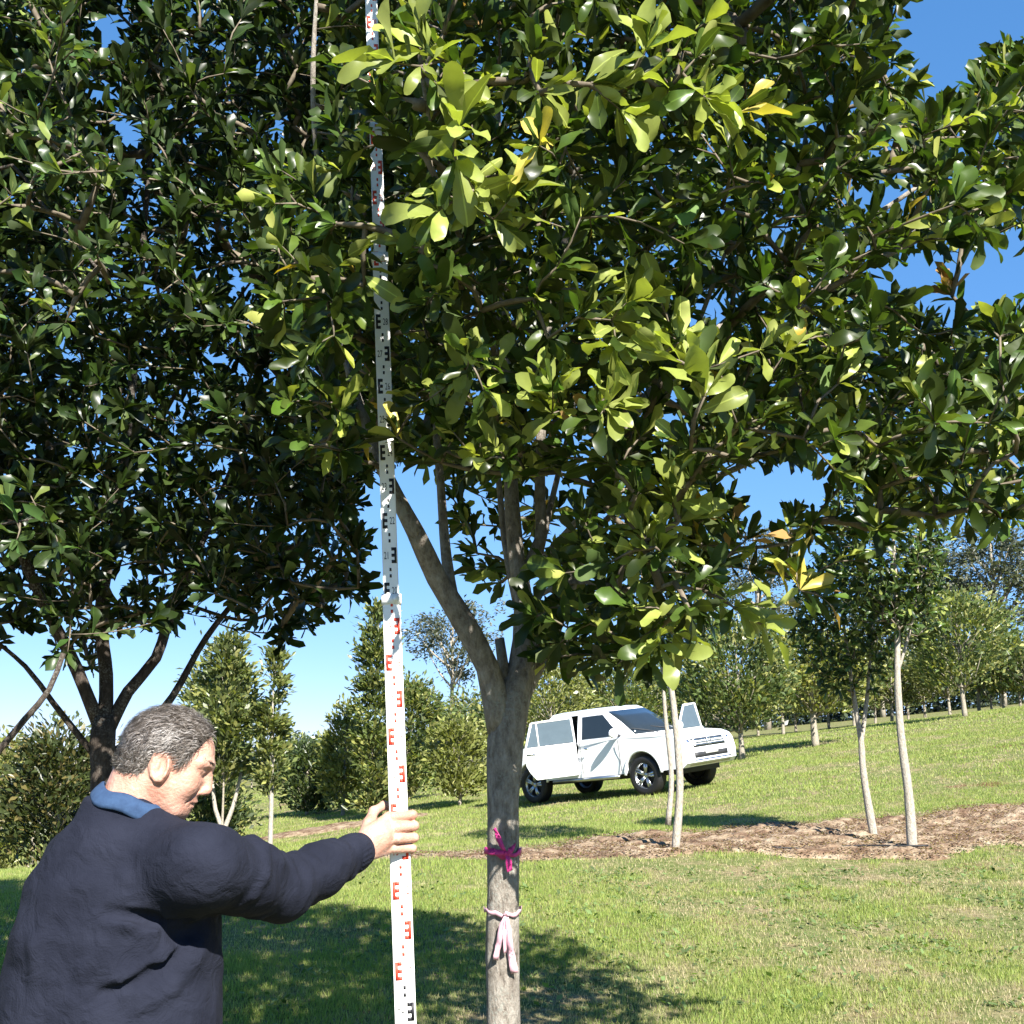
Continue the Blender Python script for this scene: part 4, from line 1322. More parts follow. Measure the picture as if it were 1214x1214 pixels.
def side_glass(sy, x0b, x0t, x1b, x1t, zb=1.19, zt=1.64):
    pts = [(x0b, sy * (cab_y(zb) + .004), zb), (x1b, sy * (cab_y(zb) + .004), zb), (x1t, sy * (cab_y(zt) + .006), zt), (x0t, sy * (cab_y(zt) + .006), zt)]
    if sy > 0: pts = pts[::-1]
    quad_pane('window', pts, M['glass'], truck)


side_glass(-1, .06, .06, 1.1, .62); side_glass(1, -.86, -.78, -.1, -.1)
# rear screen and seats seen through the open doorways
quad_pane('window', [(-1.024, .6, 1.2), (-1.024, -.6, 1.2), (-.905, -.55, 1.62), (-.905, .55, 1.62)], M['glass'], truck)
for y in (-.42, .42):
    mb = MB().box((-.75, y, .82), (.22, .3, .1)).box((-.94, y, 1.12), (.07, .28, .24))
    s = obj('seat', mb.mesh('seat', M['seat']), truck); bvm = s.modifiers.new('b', 'BEVEL'); bvm.width = .05; bvm.segments = 3


# doors that stand open
def door(hinge, yaw, sy, length, cut, name):
    """door panel hanging from hinge (x, y); local -x runs from hinge to its free edge"""
    d = bpy.data.objects.new('door', None)
    outl = [(0, .5), (0, 1.15), (0, 1.66 if cut else 1.18)]
    poly = [(0, .5), (0, 1.16), (-length, 1.16), (-length, .80 if cut else .55)] + ([(-length + .06, .66), (-length + .18, .5)] if cut else [(-length + .05, .5)])
    o = bm_obj('door', prism(poly, -.035, .035, lambda c: Vector((c.x, c.y + sy * .03 * math.sin((c.z - .5) * 4.2), c.z))), M['paint'], truck, True, .015)
    o.location = (hinge[0], hinge[1], 0); o.rotation_euler = (0, 0, yaw)
    tilt = -sy * .16
    zt = 1.66
    def fp(x, z): return (x, tilt * (z - 1.16), z)
    if cut:
        ring = [(-.02, 1.14), (-.03, zt), (-length + .2, zt - .02), (-length + .02, 1.14)]; bars = [((-length + .3, 1.14), (-length + .3, zt - .02))]
    else:
        ring = [(-.02, 1.14), (-.56, zt - .02), (-length + .03, zt), (-length + .02, 1.14)]; bars = []
    mb = MB()
    for i in range(3): mb.tube([fp(*ring[i]), fp(*ring[i + 1])], .026, 6)
    for a, b in bars: mb.tube([fp(*a), fp(*b)], .018, 6)
    fr = obj('window_frame', mb.mesh('window_frame', M['paint'], True), o)
    if cut:
        panes = [[(-.03, 1.17), (-.04, zt - .02), (-length + .32, zt - .03), (-length + .32, 1.17)], [(-length + .28, 1.17), (-length + .28, zt - .03), (-length + .2, zt - .03), (-length + .05, 1.17)]]
    else:
        panes = [[(-.05, 1.17), (-.57, zt - .04), (-length + .05, zt - .02), (-length + .04, 1.17)]]
    for p in panes: quad_pane('pane', [fp(*q) for q in p], M['pane'], o, .004)
    hb = MB().box((-length + .12, sy * .05, 1.02), (.09, .016, .016))
    obj('handle', hb.mesh('handle', M['chrome']), o)
    return o


door((-.06, -.93), RAD(48), -1, 1.06, True, 'rear')
fd = door((1.12, .93), RAD(-80), 1, 1.1, False, 'front')
# closed near front door: shut line, handle, mirror
mb = MB().box((.06, -.946, .82), (.004, .004, .30)).box((1.1, -.947, .8), (.004, .004, .3))
obj('door_seam', mb.mesh('door_seam', M['trim']), truck)
obj('handle', MB().box((.2, -.955, 1.0), (.09, .016, .016)).mesh('handle', M['chrome']), truck)
for sy in (-1, 1):
    bm = bmesh.new(); bmesh.ops.create_uvsphere(bm, u_segments=14, v_segments=10, radius=1)
    for v in bm.verts: v.co = Vector((1.1 + v.co.x * .07, sy * (1.04 + 0) + v.co.y * .12, 1.24 + v.co.z * .1))
    bm_obj('mirror', bm, M['paint'] if sy < 0 else M['paint'], truck)
    obj('mirror_arm', MB().tube([(1.1, sy * .84, 1.18), (1.1, sy * .98, 1.2)], .025, 6).mesh('mirror_arm', M['trim'], True), truck)
# wheels
def lathe(prof, n, axis='y'):
    P = np.array(prof); a = np.linspace(0, 2 * np.pi, n, endpoint=False)
    V = np.stack([P[:, None, 0] * np.cos(a), np.repeat(P[:, 1:2], n, 1), P[:, None, 0] * np.sin(a)], -1).reshape(-1, 3)
    m = len(P); i, j = np.meshgrid(np.arange(m - 1), np.arange(n), indexing='ij'); j2 = (j + 1) % n
    return V, np.stack([i * n + j, (i + 1) * n + j, (i + 1) * n + j2, i * n + j2], -1).reshape(-1, 4)


tyre = [(.245, -.11), (.30, -.125), (.355, -.122), (.378, -.1), (RW, -.06), (RW, .06), (.378, .1), (.355, .122), (.30, .125), (.245, .11), (.235, 0), (.245, -.11)]
tm_ = MB().add(*lathe(tyre, 40)).mesh('tyre', M['rubber'], True)
rb = MB().add(*lathe([(.25, -.112), (.245, -.1), (.225, -.085), (.215, .09), (.25, .105)], 32)).add(*lathe([(.001, -.07), (.05, -.075), (.065, -.055), (.065, .0), (.001, .0)], 16))
for k in range(5):
    a = k * 2 * math.pi / 5 + .3
    for da in (-.13, .13):
        r0 = np.array([math.cos(a + da * 1.5) * .05, -.058, math.sin(a + da * 1.5) * .05]); r1 = np.array([math.cos(a + da) * .228, -.082, math.sin(a + da) * .228])
        rb.tube([r0, (r0 + r1) / 2 + [0, -.006, 0], r1], [.026, .024, .028], 6)
rm_ = rb.mesh('rim', M['alloy'], True)
dk_ = MB().add(*lathe([(.001, -.02), (.22, -.02), (.22, .02), (.001, .02)], 24)).mesh('brake_disc', M['trim'], True)
for sx in (XR, XF):
    for sy in (-1, 1):
        w = bpy.data.objects.new('wheel', dk_); link(w, truck)
        w.location = (sx, sy * .80, RW - .012); w.rotation_euler = (0, RAD(12), 0 if sy < 0 else math.pi)
        obj('rim', rm_, w); obj('tyre', tm_, w)
        a = np.linspace(.02, math.pi - .02, 22)
        mb = MB().tube(np.stack([sx + (RA + .005) * np.cos(a), np.full(22, sy * .925), .40 + (RA + .005) * np.sin(a)], -1), .03, 7)
        obj('wheel_arch', mb.mesh('wheel_arch', M['paint'], True), truck)
# underside and side steps
obj('chassis', MB().box((0, 0, .42), (2.3, .62, .09)).mesh('chassis', M['trim']), truck)
for sy in (-1, 1):
    mb = MB().tube([(-.85, sy * .90, .40), (1.0, sy * .90, .40)], .04, 8)
    obj('side_step', mb.mesh('side_step', M['alloy'], True), truck)


def nose_x(z): return float(np.interp(z, [.44, .52, .72, .9, 1.0, 1.07], [2.52, 2.62, 2.62, 2.58, 2.5, 2.3]))
def nose_w(x): return 1 - .17 * ((max(x, 1.9) - 1.9) / .75) ** 2
def front_strip(name, z0, z1, y0, y1, mat, proud=.012, depth=.03):
    """panel that follows the nose of the car"""
    ys = np.linspace(y0, y1, 9); P, Q = [], []
    for y in ys:
        for z in (z0, z1):
            x = nose_x(z) + proud
            P.append((x, y, z)); P.append((x - depth, y, z))
    P = np.array(P); n = len(ys)
    for i in range(n - 1):
        a = i * 4; b = a + 4
        Q += [[a, b, b + 2, a + 2], [a + 1, a + 3, b + 3, b + 1], [a, a + 1, b + 1, b], [a + 2, b + 2, b + 3, a + 3]]
    Q += [[0, 2, 3, 1], [4 * n - 4, 4 * n - 3, 4 * n - 1, 4 * n - 2]]
    return obj(name, MB().add(P, Q).mesh(name, mat), truck)


front_strip('grille', .80, .965, -.50, .50, M['trim'])
for z in (.835, .885, .935): front_strip('grille_slat', z - .009, z + .009, -.49, .49, M['chrome'], .024)
bd = MB().tube(np.array([(2.60, .07 * math.cos(a), .885 + .07 * math.sin(a)) for a in np.linspace(0, 2 * math.pi, 20)]), .011, 6)
obj('badge', bd.mesh('badge', M['chrome'], True), truck)
front_strip('air_intake', .60, .70, -.52, .52, M['trim'], .008)
front_strip('number_plate', .655, .735, -.19, .19, M['plate'], .03)
front_strip('bumper_guard', .46, .57, -.62, .62, M['alloy'], .02)
for sy in (-1, 1):
    pts = [(nose_x(.98) + .01, sy * .53, .97), (nose_x(.82) + .012, sy * .53, .82), (2.42, sy * .815, .84), (2.22, sy * .88, .95), (2.24, sy * .82, 1.02)]
    quad_pane('headlight', pts if sy > 0 else pts[::-1], M['lamp_glass'], truck, .03)
    mb = MB().tube([(2.535, sy * .62, .9), (2.575, sy * .62, .9)], .055, 12); obj('headlight_lens', mb.mesh('headlight_lens', M['chrome'], True), truck)
    mb = MB().tube([(2.56, sy * .66, .63), (2.6, sy * .66, .63)], .06, 12); obj('fog_light', mb.mesh('fog_light', M['trim'], True), truck)
    mb = MB().box((-2.70, sy * .83, .95), (.03, .06, .14)); obj('tail_light', mb.mesh('tail_light', M['print_red']), truck)
mb = MB().box((-2.76, 0, .58), (.07, .85, .07)); rbp = obj('rear_bumper', mb.mesh('rear_bumper', M['chrome']), truck)

# ------------------------------------------------------------------ the man holding the staff
class Field:
    """signed distance field on a grid; shapes are blended in locally, then meshed with surface nets"""
    def __init__(s, lo, hi, h):
        s.lo = np.array(lo, float); s.h = h
        s.n = np.ceil((np.array(hi) - s.lo) / h).astype(int) + 1
        s.f = np.full(s.n, .2, np.float32)
    def _sl(s, lo, hi):
        a = np.clip(np.floor((np.asarray(lo) - s.lo) / s.h).astype(int), 0, s.n - 1)
        b = np.clip(np.ceil((np.asarray(hi) - s.lo) / s.h).astype(int) + 1, 1, s.n)
        ax = [s.lo[k] + s.h * np.arange(a[k], b[k], dtype=np.float32) for k in range(3)]
        return tuple(slice(a[k], b[k]) for k in range(3)), np.stack(np.meshgrid(*ax, indexing='ij'), -1).astype(np.float32)
    def put(s, fn, lo, hi, k=.01, sub=False):
        m = .03 + k
        sl, P = s._sl(np.asarray(lo) - m, np.asarray(hi) + m)
        if P.size == 0: return
        d = fn(P).astype(np.float32); f = s.f[sl]
        if sub:
            d = -d
            hh = np.clip(.5 - .5 * (f - d) / k, 0, 1)
            s.f[sl] = f * (1 - hh) + d * hh + k * hh * (1 - hh)
        else:
            hh = np.clip(.5 + .5 * (f - d) / k, 0, 1)
            s.f[sl] = f * (1 - hh) + d * hh - k * hh * (1 - hh)
    def cap(s, a, b, ra, rb, k=.01, sub=False):
        a = np.asarray(a, np.float32); b = np.asarray(b, np.float32); r = max(ra, rb)
        def fn(P):
            ab = b - a; t = np.clip(((P - a) @ ab) / max(float(ab @ ab), 1e-9), 0, 1)
            return np.linalg.norm(P - a - t[..., None] * ab, axis=-1) - (ra + (rb - ra) * t)
        s.put(fn, np.minimum(a, b) - r, np.maximum(a, b) + r, k, sub)
    def chain(s, pts, rs, k=.01):
        for i in range(len(pts) - 1): s.cap(pts[i], pts[i + 1], rs[i], rs[i + 1], k)
    def ell(s, c, r, R=None, k=.01, sub=False):
        c = np.asarray(c, np.float32); r = np.asarray(r, np.float32); R = np.eye(3) if R is None else np.asarray(R)
        def fn(P):
            q = (P - c) @ R.astype(np.float32)
            k0 = np.linalg.norm(q / r, axis=-1); k1 = np.linalg.norm(q / (r * r), axis=-1)
            return k0 * (k0 - 1) / np.maximum(k1, 1e-6)
        m = float(r.max()); s.put(fn, c - m, c + m, k, sub)
    def mesh(s):
        f = s.f; ins = f < 0
        c = [ins[i:ins.shape[0] - 1 + i, j:ins.shape[1] - 1 + j, k:ins.shape[2] - 1 + k] for i in (0, 1) for j in (0, 1) for k in (0, 1)]
        anyi = c[0].copy(); alli = c[0].copy()
        for x in c[1:]: anyi |= x; alli &= x
        cell = np.argwhere(anyi & ~alli)
        idx = np.full(anyi.shape, -1, np.int32); idx[tuple(cell.T)] = np.arange(len(cell))
        offs = np.array([[i, j, k] for i in (0, 1) for j in (0, 1) for k in (0, 1)])
        val = np.stack([f[tuple((cell + o).T)] for o in offs], 1)
        acc = np.zeros((len(cell), 3)); cnt = np.zeros(len(cell))
        for a in range(8):
            for b in range(a + 1, 8):
                if np.abs(offs[a] - offs[b]).sum() != 1: continue
                m = (val[:, a] < 0) != (val[:, b] < 0)
                t = val[m, a] / (val[m, a] - val[m, b])
                acc[m] += offs[a] + t[:, None] * (offs[b] - offs[a]); cnt[m] += 1
        V = s.lo + s.h * (cell + acc / cnt[:, None])
        Q = []
        for ax in range(3):
            d = np.zeros(3, int); d[ax] = 1
            A = ins[:ins.shape[0] - d[0], :ins.shape[1] - d[1], :ins.shape[2] - d[2]]; B = ins[d[0]:, d[1]:, d[2]:]
            e = np.argwhere(A != B); u, v = [(1, 2), (2, 0), (0, 1)][ax]
            ok = (e[:, u] > 0) & (e[:, v] > 0) & (e[:, u] < idx.shape[u]) & (e[:, v] < idx.shape[v])
            e = e[ok]; du = np.zeros(3, int); du[u] = 1; dv = np.zeros(3, int); dv[v] = 1
            q = np.stack([idx[tuple((e - du - dv).T)], idx[tuple((e - dv).T)], idx[tuple(e.T)], idx[tuple((e - du).T)]], 1)
            fl = ~ins[tuple(e.T)]
            q[fl] = q[fl][:, ::-1]
            Q.append(q)
        Q = np.vstack(Q); Q = Q[(Q >= 0).all(1)]
        return V, Q


def smooth_mesh(V, Q, it=2, lam=.5):
    E = np.vstack([Q[:, [0, 1]], Q[:, [1, 2]], Q[:, [2, 3]], Q[:, [3, 0]]]); n = len(V)
    for _ in range(it):
        acc = np.zeros_like(V); cnt = np.zeros(n)
        for a, b in ((0, 1), (1, 0)):
            for k in range(3): acc[:, k] += np.bincount(E[:, a], V[E[:, b], k], n)
            cnt += np.bincount(E[:, a], minlength=n)
        V = V + lam * (acc / np.maximum(cnt, 1)[:, None] - V)
    return V


HEAD = at(200, 907, 2.72)
yaw, pit, rol = RAD(10), RAD(24), RAD(0)
hf = np.array([math.cos(yaw) * math.cos(pit), math.sin(yaw) * math.cos(pit), -math.sin(pit)])
hl = np.array([-math.sin(yaw), math.cos(yaw), 0])
hu = np.cross(hf, hl)
HR = np.stack([hf, hl, hu], 1)
HS = .965
def hp_(x, y, z): return HEAD + HR @ (np.array([x, y, z]) * HS)


NECK = at(150, 962, 2.70)
SHR = at(243, 1024, 2.58); ELB = at(334, 1054, 2.86); WRI = at(430, 1006, 3.10)
SHL = NECK + np.array([-.09, .17, -.12])
man = thing('person', (float(at(130, 1214, 2.75)[0]), 2.75, float(terrain(-.95, 2.75))), 'grey haired man in a navy sweatshirt leaning to grip the measuring staff', 'person')
mb_ = np.array(man.location)
BF = Field((-1.25, 2.35, .98), (-.22, 3.35, 1.78), .003)
# skull, face
BF.ell(hp_(-.014, 0, .042), np.array([.1, .077, .084]) * HS, HR, .01)
BF.ell(hp_(.035, 0, .0), np.array([.058, .063, .085]) * HS, HR, .03)
BF.ell(hp_(.038, 0, -.052), np.array([.052, .05, .055]) * HS, HR, .03)
BF.ell(hp_(.07, 0, -.082), np.array([.024, .026, .022]) * HS, HR, .02)
for sy in (-1, 1):
    BF.cap(hp_(.0, sy * .058, -.04), hp_(.055, sy * .034, -.085), .02, .018, .03)
    BF.ell(hp_(.058, sy * .042, -.02), np.array([.026, .022, .03]) * HS, HR, .02)
    BF.cap(hp_(.088, sy * .014, .038), hp_(.07, sy * .052, .036), .010, .009, .014)
    BF.ell(hp_(.094, sy * .031, .018), np.array([.013, .017, .011]) * HS, HR, .012, True)
    BF.ell(hp_(.0735, sy * .031, .017), np.array([.0135, .0135, .0125]) * HS, HR, .003)
    BF.cap(hp_(.087, sy * .016, .0225), hp_(.077, sy * .046, .020), .0045, .004, .004)
    BF.ell(hp_(.094, sy * .013, -.026), np.array([.012, .008, .008]) * HS, HR, .006)
    BF.cap(hp_(.09, sy * .022, -.026), hp_(.074, sy * .036, -.062), .0025, .003, .006, True)
    # ear: rim, lobe, hollow
    e = hp_(-.004, sy * .078, -.006)
    RE = HR @ np.array(Matrix.Rotation(sy * RAD(18), 3, 'Z') @ Matrix.Rotation(RAD(-14), 3, 'Y'))
    BF.ell(e, np.array([.022, .011, .036]) * HS, RE, .006)
    BF.ell(e + RE @ (np.array([.003, sy * .011, .002]) * HS), np.array([.013, .0105, .023]) * HS, RE, .002, True)
    for q in range(9):
        a0, a1 = (RAD(-70 + 34 * q), RAD(-70 + 34 * (q + 1)))
        BF.cap(e + RE @ (np.array([.0185 * -math.sin(a0 + 1.2), sy * .0095, .0325 * math.cos(a0 + 1.2)]) * HS), e + RE @ (np.array([.0185 * -math.sin(a1 + 1.2), sy * .0095, .0325 * math.cos(a1 + 1.2)]) * HS), .0038, .0038, .002)
    BF.cap(e + RE @ (np.array([-.008, sy * .008, .016]) * HS), e + RE @ (np.array([-.008, sy * .009, -.01]) * HS), .003, .003, .003)
    BF.ell(e + RE @ (np.array([.004, sy * .003, -.027]) * HS), np.array([.009, .007, .011]) * HS, RE, .006)
BF.cap(hp_(.091, 0, .03), hp_(.106, 0, -.012), .0085, .0115, .012)
BF.ell(hp_(.105, 0, -.019), np.array([.012, .0125, .011]) * HS, HR, .008)
BF.ell(hp_(.09, 0, -.05), np.array([.011, .022, .0065]) * HS, HR, .006)
BF.ell(hp_(.087, 0, -.063), np.array([.011, .019, .007]) * HS, HR, .006)
for sy in (-1, 1): BF.cap(hp_(.1, 0, -.0565), hp_(.078, sy * .028, -.059), .0022, .0028, .003, True)
BF.cap(hp_(.1, 0, .026), hp_(.1, 0, .0275), .003, .003, .006, True)
# neck and chest core
BF.cap(hp_(-.045, 0, -.0), NECK + [-.005, .01, -.03], .068, .075, .03)
BF.cap(hp_(.01, 0, -.06), NECK + [.05, .06, -.02], .05, .06, .03)
BF.ell(NECK + [-.02, .05, -.18], (.17, .16, .17), None, .05)
# right arm to wrist
BF.chain([SHR, ELB, WRI], [.055, .043, .031], .02)
# hand round the staff
def sp(py): return at(float(staff_x(py)), py, 3.205)
hand_c = at(452, 990, 3.13)
kn = [at(466, 969, 3.158), at(471, 981, 3.15), at(471, 994, 3.15), at(466, 1006, 3.156)]
for i, p in enumerate(kn):
    wr = WRI + np.array([0, 0, (.018, .007, -.005, -.016)[i]])
    BF.cap(wr, p + [-.012, .004, 0], .021, .0155, .012)
    r = (.0125, .013, .0125, .011)[i]; L = (.98, 1.06, 1.0, .85)[i]
    pip = at(491 - (2 if i in (0, 3) else 0), (966, 979, 993, 1006)[i], 3.19)
    dip = at(487, (968, 981, 995, 1008)[i], 3.235)
    tip = at(487 - 20 * L, (970, 983, 997, 1009)[i], 3.246)
    BF.chain([p, pip, dip, tip], [r * 1.12, r, r * .94, r * .86], .004)
BF.ell(at(447, 992, 3.125), (.034, .02, .033), None, .02)
th = [WRI + np.array([.0, .01, .018]), at(438, 976, 3.155), at(443, 962, 3.20), at(455, 955, 3.24), at(468, 958, 3.25)]
BF.chain(th, [.021, .0165, .0125, .0115, .0095], .009)
# left arm, bent in front of the belly
ELL = SHL + np.array([.02, .10, -.29]); WRL = ELL + np.array([.06, .17, .02])
BF.chain([SHL, ELL, WRL], [.055, .043, .031], .02)
for i in range(4):
    q = WRL + np.array([.03, .08, .02 - i * .019])
    BF.chain([WRL + [.01, 0, .012 - i * .008], q, q + [.035, .012, -.012], q + [.045, .015, -.035]], [.018, .0115, .0105, .009], .006)
BF.chain([WRL, WRL + [.03, .03, .03], WRL + [.03, .065, .035]], [.018, .013, .0105], .008)
V, Q = BF.mesh(); del BF.f
V = smooth_mesh(V, Q, 2, .4)


def skin_mat():
    m, nt, b, out = new_mat('skin')
    tc = nd(nt, 'ShaderNodeTexCoord')
    n = nd(nt, 'ShaderNodeTexNoise', Scale=22.0, Detail=6.0, Roughness=.6); nt.links.new(tc.outputs['Object'], n.inputs['Vector'])
    r = ramp(nt, n.outputs['Fac'], [(.3, (.48, .225, .16)), (.45, (.545, .285, .205)), (.55, (.58, .325, .24)), (.7, (.62, .38, .285))], .78)
    nt.links.new(r.outputs[0], b.inputs['Base Color'])
    b.inputs['Roughness'].default_value = .5
    b.inputs['Subsurface Weight'].default_value = .12
    b.inputs['Subsurface Radius'].default_value = (.012, .005, .003)
    b.inputs['Subsurface Scale'].default_value = .5
    n2 = nd(nt, 'ShaderNodeTexNoise', Scale=130.0, Detail=4.0); nt.links.new(tc.outputs['Object'], n2.inputs['Vector'])
    bump(nt, b, n2.outputs['Fac'], .6, .004)
    return m


M['skin'] = skin_mat()
M['scalp'] = noise_mat('greying_scalp', [(.3, (.035, .028, .024)), (.7, (.1, .088, .08))], 60, .8)
L = ((V - HEAD) @ HR) / HS
def hairline(x, y, z):
    """positive where hair grows (head coordinates)"""
    low = np.interp(x, [-.12, -.075, -.045, -.028, -.012, .012, .022, .034, .046, .058, .07], [-.045, -.052, -.042, -.012, .032, .034, .012, .02, .05, .088, .2])
    return z - low
fc = L[Q].mean(1)
isc = (hairline(fc[:, 0], fc[:, 1], fc[:, 2]) > 0) & (np.linalg.norm(fc, axis=1) < .17) & ~((np.abs(fc[:, 1]) > .073) & (fc[:, 2] < .03) & (fc[:, 0] > -.035))
body_o = obj('body', mesh_np('body', V - mb_, Q, [M['skin'], M['scalp']], midx=isc.astype(int)), man)

# hair: short wavy strands growing from the scalp
g = np.random.default_rng(77)
src = fc[isc] if isc.any() else fc
pk = g.integers(0, len(src), 15000)
root_p = src[pk] + g.normal(0, .0012, (len(pk), 3))
nrm_ = norm(root_p - np.array([-.014, 0, .03]))
flow = np.stack([-.8 - .0 * nrm_[:, 0], .15 * np.sign(root_p[:, 1]) * np.ones(len(pk)), -.45 - 4 * np.clip(-root_p[:, 0], 0, .1)], -1) + g.normal(0, .3, (len(pk), 3)) + .35 * np.sin(root_p[:, [1, 2, 0]] * 160)
flow = norm(flow - nrm_ * np.sum(flow * nrm_, 1, keepdims=True))
Ls = g.uniform(.014, .034, len(pk)) * np.where(root_p[:, 2] < .03, .62, 1.0)
sideh = np.cross(nrm_, flow)
strand = []
for q, t in enumerate((0, .35, .7, 1.0)):
    wv = np.sin(t * 5 + g.uniform(0, 6.28, len(pk))) * .0022 * (q > 0)
    c = root_p + nrm_ * (Ls * .42 * math.sin(t * 2.3) + .001)[:, None] + flow * (Ls * t)[:, None] + sideh * wv[:, None]
    w = sideh * (.00085 * (1 - .75 * t))
    strand += [c - w, c + w]
SV = np.stack(strand, 1)
SVw = HEAD + (SV.reshape(-1, 3) * HS) @ HR.T - mb_
k8 = np.arange(len(pk))[:, None] * 8
SQ = np.concatenate([k8 + np.array([[2 * q, 2 * q + 1, 2 * q + 3, 2 * q + 2]]) for q in range(3)], 0)
hc = np.array([[.05, .039, .031], [.11, .092, .077], [.21, .185, .165], [.34, .315, .295]])[g.choice(4, len(pk), p=[.34, .32, .22, .12])] * g.uniform(.8, 1.15, (len(pk), 1))
m, nt, b, out = new_mat('grey_hair')
nt.links.new(nd(nt, 'ShaderNodeAttribute', attribute_name='tint').outputs['Color'], b.inputs['Base Color'])
b.inputs['Roughness'].default_value = .45
M['hair'] = m
hair = obj('hair', mesh_np('hair', SVw, SQ, [M['hair']], attr=np.repeat(hc, 8, 0)), man)
tag(hair, kind='stuff')
# eyebrows
mbw = MB()
for sy in (-1, 1):
    for k in range(46):
        t = g.uniform(0, 1); a = np.array([.099 - .024 * t * t, sy * (.013 + .036 * t), .041 + .004 * math.sin(t * 3) + g.normal(0, .0018)])
        e = a + np.array([-.004, sy * .008, g.normal(.001, .002)]); e[0] -= .002
        mbw.tube([HEAD + HR @ (a * HS), HEAD + HR @ (e * HS)], [.0007, .0003], 3)
tag(obj('eyebrows', mbw.mesh('eyebrows', M['scalp'], True, mb_), man), kind='stuff')

# sweatshirt
M['navy'] = noise_mat('navy_fleece', [(.35, (.009, .0105, .0185)), (.65, (.0138, .0158, .0265))], 9, .95, 6, bumpk=.35, bdist=.004, bscale=260, spec=.12)
M['denim_blue'] = noise_mat('blue_shirt_cotton', [(.35, (.016, .036, .082)), (.65, (.026, .056, .118))], 40, .9, 4, bumpk=.3, bdist=.002, bscale=300)
SF = Field((-1.42, 2.2, .72), (-.35, 3.25, 1.58), .0065)
tz_ = np.array([.70, .85, 1.0, 1.1, 1.2, 1.3, 1.38, 1.44, 1.49])
tcx = np.array([at(134, 1290, 2.76)[0], at(133, 1250, 2.76)[0], at(132, 1214, 2.76)[0], at(133, 1165, 2.75)[0], at(137, 1110, 2.74)[0], at(143, 1060, 2.73)[0], at(147, 1010, 2.72)[0], at(148, 975, 2.71)[0], at(148, 950, 2.71)[0]])
trx = np.array([.235, .24, .242, .238, .226, .205, .165, .115, .082])
try_ = np.array([.2, .205, .205, .2, .195, .175, .145, .11, .085])


def torso(P):
    z = P[..., 2]
    cx = np.interp(z, tz_, tcx); rx = np.interp(z, tz_, trx); ry = np.interp(z, tz_, try_); cy = np.interp(z, tz_, [2.74, 2.75, 2.76, 2.76, 2.75, 2.74, 2.73, 2.72, 2.715])
    q = (np.abs((P[..., 0] - cx) / rx) ** 2.2 + np.abs((P[..., 1] - cy) / ry) ** 2.2) ** (1 / 2.2)
    d = (q - 1) * np.minimum(rx, ry)
    return np.maximum(d, np.maximum(z - 1.485, .76 - z))


SF.put(torso, (-1.4, 2.4, .74), (-.6, 3.1, 1.5), .02)
SF.ell(SHR + [-.045, .03, -.02], (.085, .08, .08), None, .07)
SF.cap(NECK + [.03, .0, -.062], SHR + [-.01, .01, -.002], .055, .075, .05)
SF.ell(SHL + [.03, -.0, -.03], (.08, .08, .08), None, .06)
fa = WRI - ELB; cuff = ELB + fa * .93
SF.chain([SHR, SHR + (ELB - SHR) * .5, ELB, ELB + fa * .45, cuff], [.078, .072, .066, .057, .044], .05)
SF.chain([SHL, ELL, ELL + (WRL - ELL) * .85], [.082, .066, .046], .035)
# cuff rib and hem rib
SF.cap(ELB + fa * .80, cuff, .050, .046, .006)
# folds: ridges pulled across the sleeve and diagonally down the back from the armpit
def ridge(pts, r, k=.02): SF.chain([np.asarray(p) for p in pts], [r * .5] + [r] * (len(pts) - 2) + [r * .4], k)
rg = np.random.default_rng(6)
axu = norm(ELB - SHR); axf = norm(fa)
def ring_fold(c, ax, R, r, a0, a1, slant):
    u = norm(np.cross(ax, [0, 0, 1.0])); v = np.cross(u, ax)
    ridge([c + ax * slant * (t - .5) + (math.cos(a) * u + math.sin(a) * v) * R for t, a in zip(np.linspace(0, 1, 7), np.linspace(a0, a1, 7))], r, .014)
for c, ax, R in ((ELB - axu * .055, axu, .064), (ELB - axu * .02, axu, .063), (ELB + axf * .02, axf, .061), (ELB + axf * .06, axf, .058), (ELB + axf * .115, axf, .053), (ELB + axf * .16, axf, .05), (ELB + axf * .19, axf, .048), (SHR + axu * .12, axu, .074), (SHR + axu * .19, axu, .07)):
    a0 = rg.uniform(-1.2, .6); ring_fold(c, ax, R, rg.uniform(.008, .013), a0, a0 + rg.uniform(2, 3.2), rg.uniform(-.05, .05))
    a0 += 3; ring_fold(c + ax * .02, ax, R, rg.uniform(.006, .011), a0, a0 + 2, rg.uniform(-.05, .05))
def back(px, py):
    """point on the near side of the torso"""
    for d in np.arange(2.3, 2.9, .008):
        p = at(px, py, d)
        if torso(p[None])[0] < .0: return p
    return at(px, py, 2.6)
for path, r in (([(225, 1095), (190, 1098), (150, 1092), (105, 1090)], .02), ([(228, 1110), (190, 1140), (140, 1165), (80, 1185)], .016), ([(235, 1130), (200, 1170), (160, 1200)], .014), ([(170, 1060), (200, 1085), (225, 1100)], .018), ([(60, 1080), (45, 1120), (40, 1170)], .014), ([(120, 1120), (100, 1150), (90, 1190)], .012), ([(120, 1000), (150, 1040), (180, 1075)], .012), ([(205, 1000), (185, 1035), (190, 1075)], .016)):
    ridge([back(*p) + np.array([0, r * .55, 0]) for p in path], r, .022)
for path, r in (([(215, 1088), (180, 1090), (130, 1082)], .012), ([(232, 1104), (215, 1106), (200, 1104)], .02), ([(215, 1128), (180, 1155), (120, 1178)], .009)):
    pts = [back(*p) + np.array([0, -r * .1, 0]) for p in path]
    for i in range(len(pts) - 1): SF.cap(pts[i], pts[i + 1], r, r * .8, .02, True)
V, Q = SF.mesh(); del SF.f
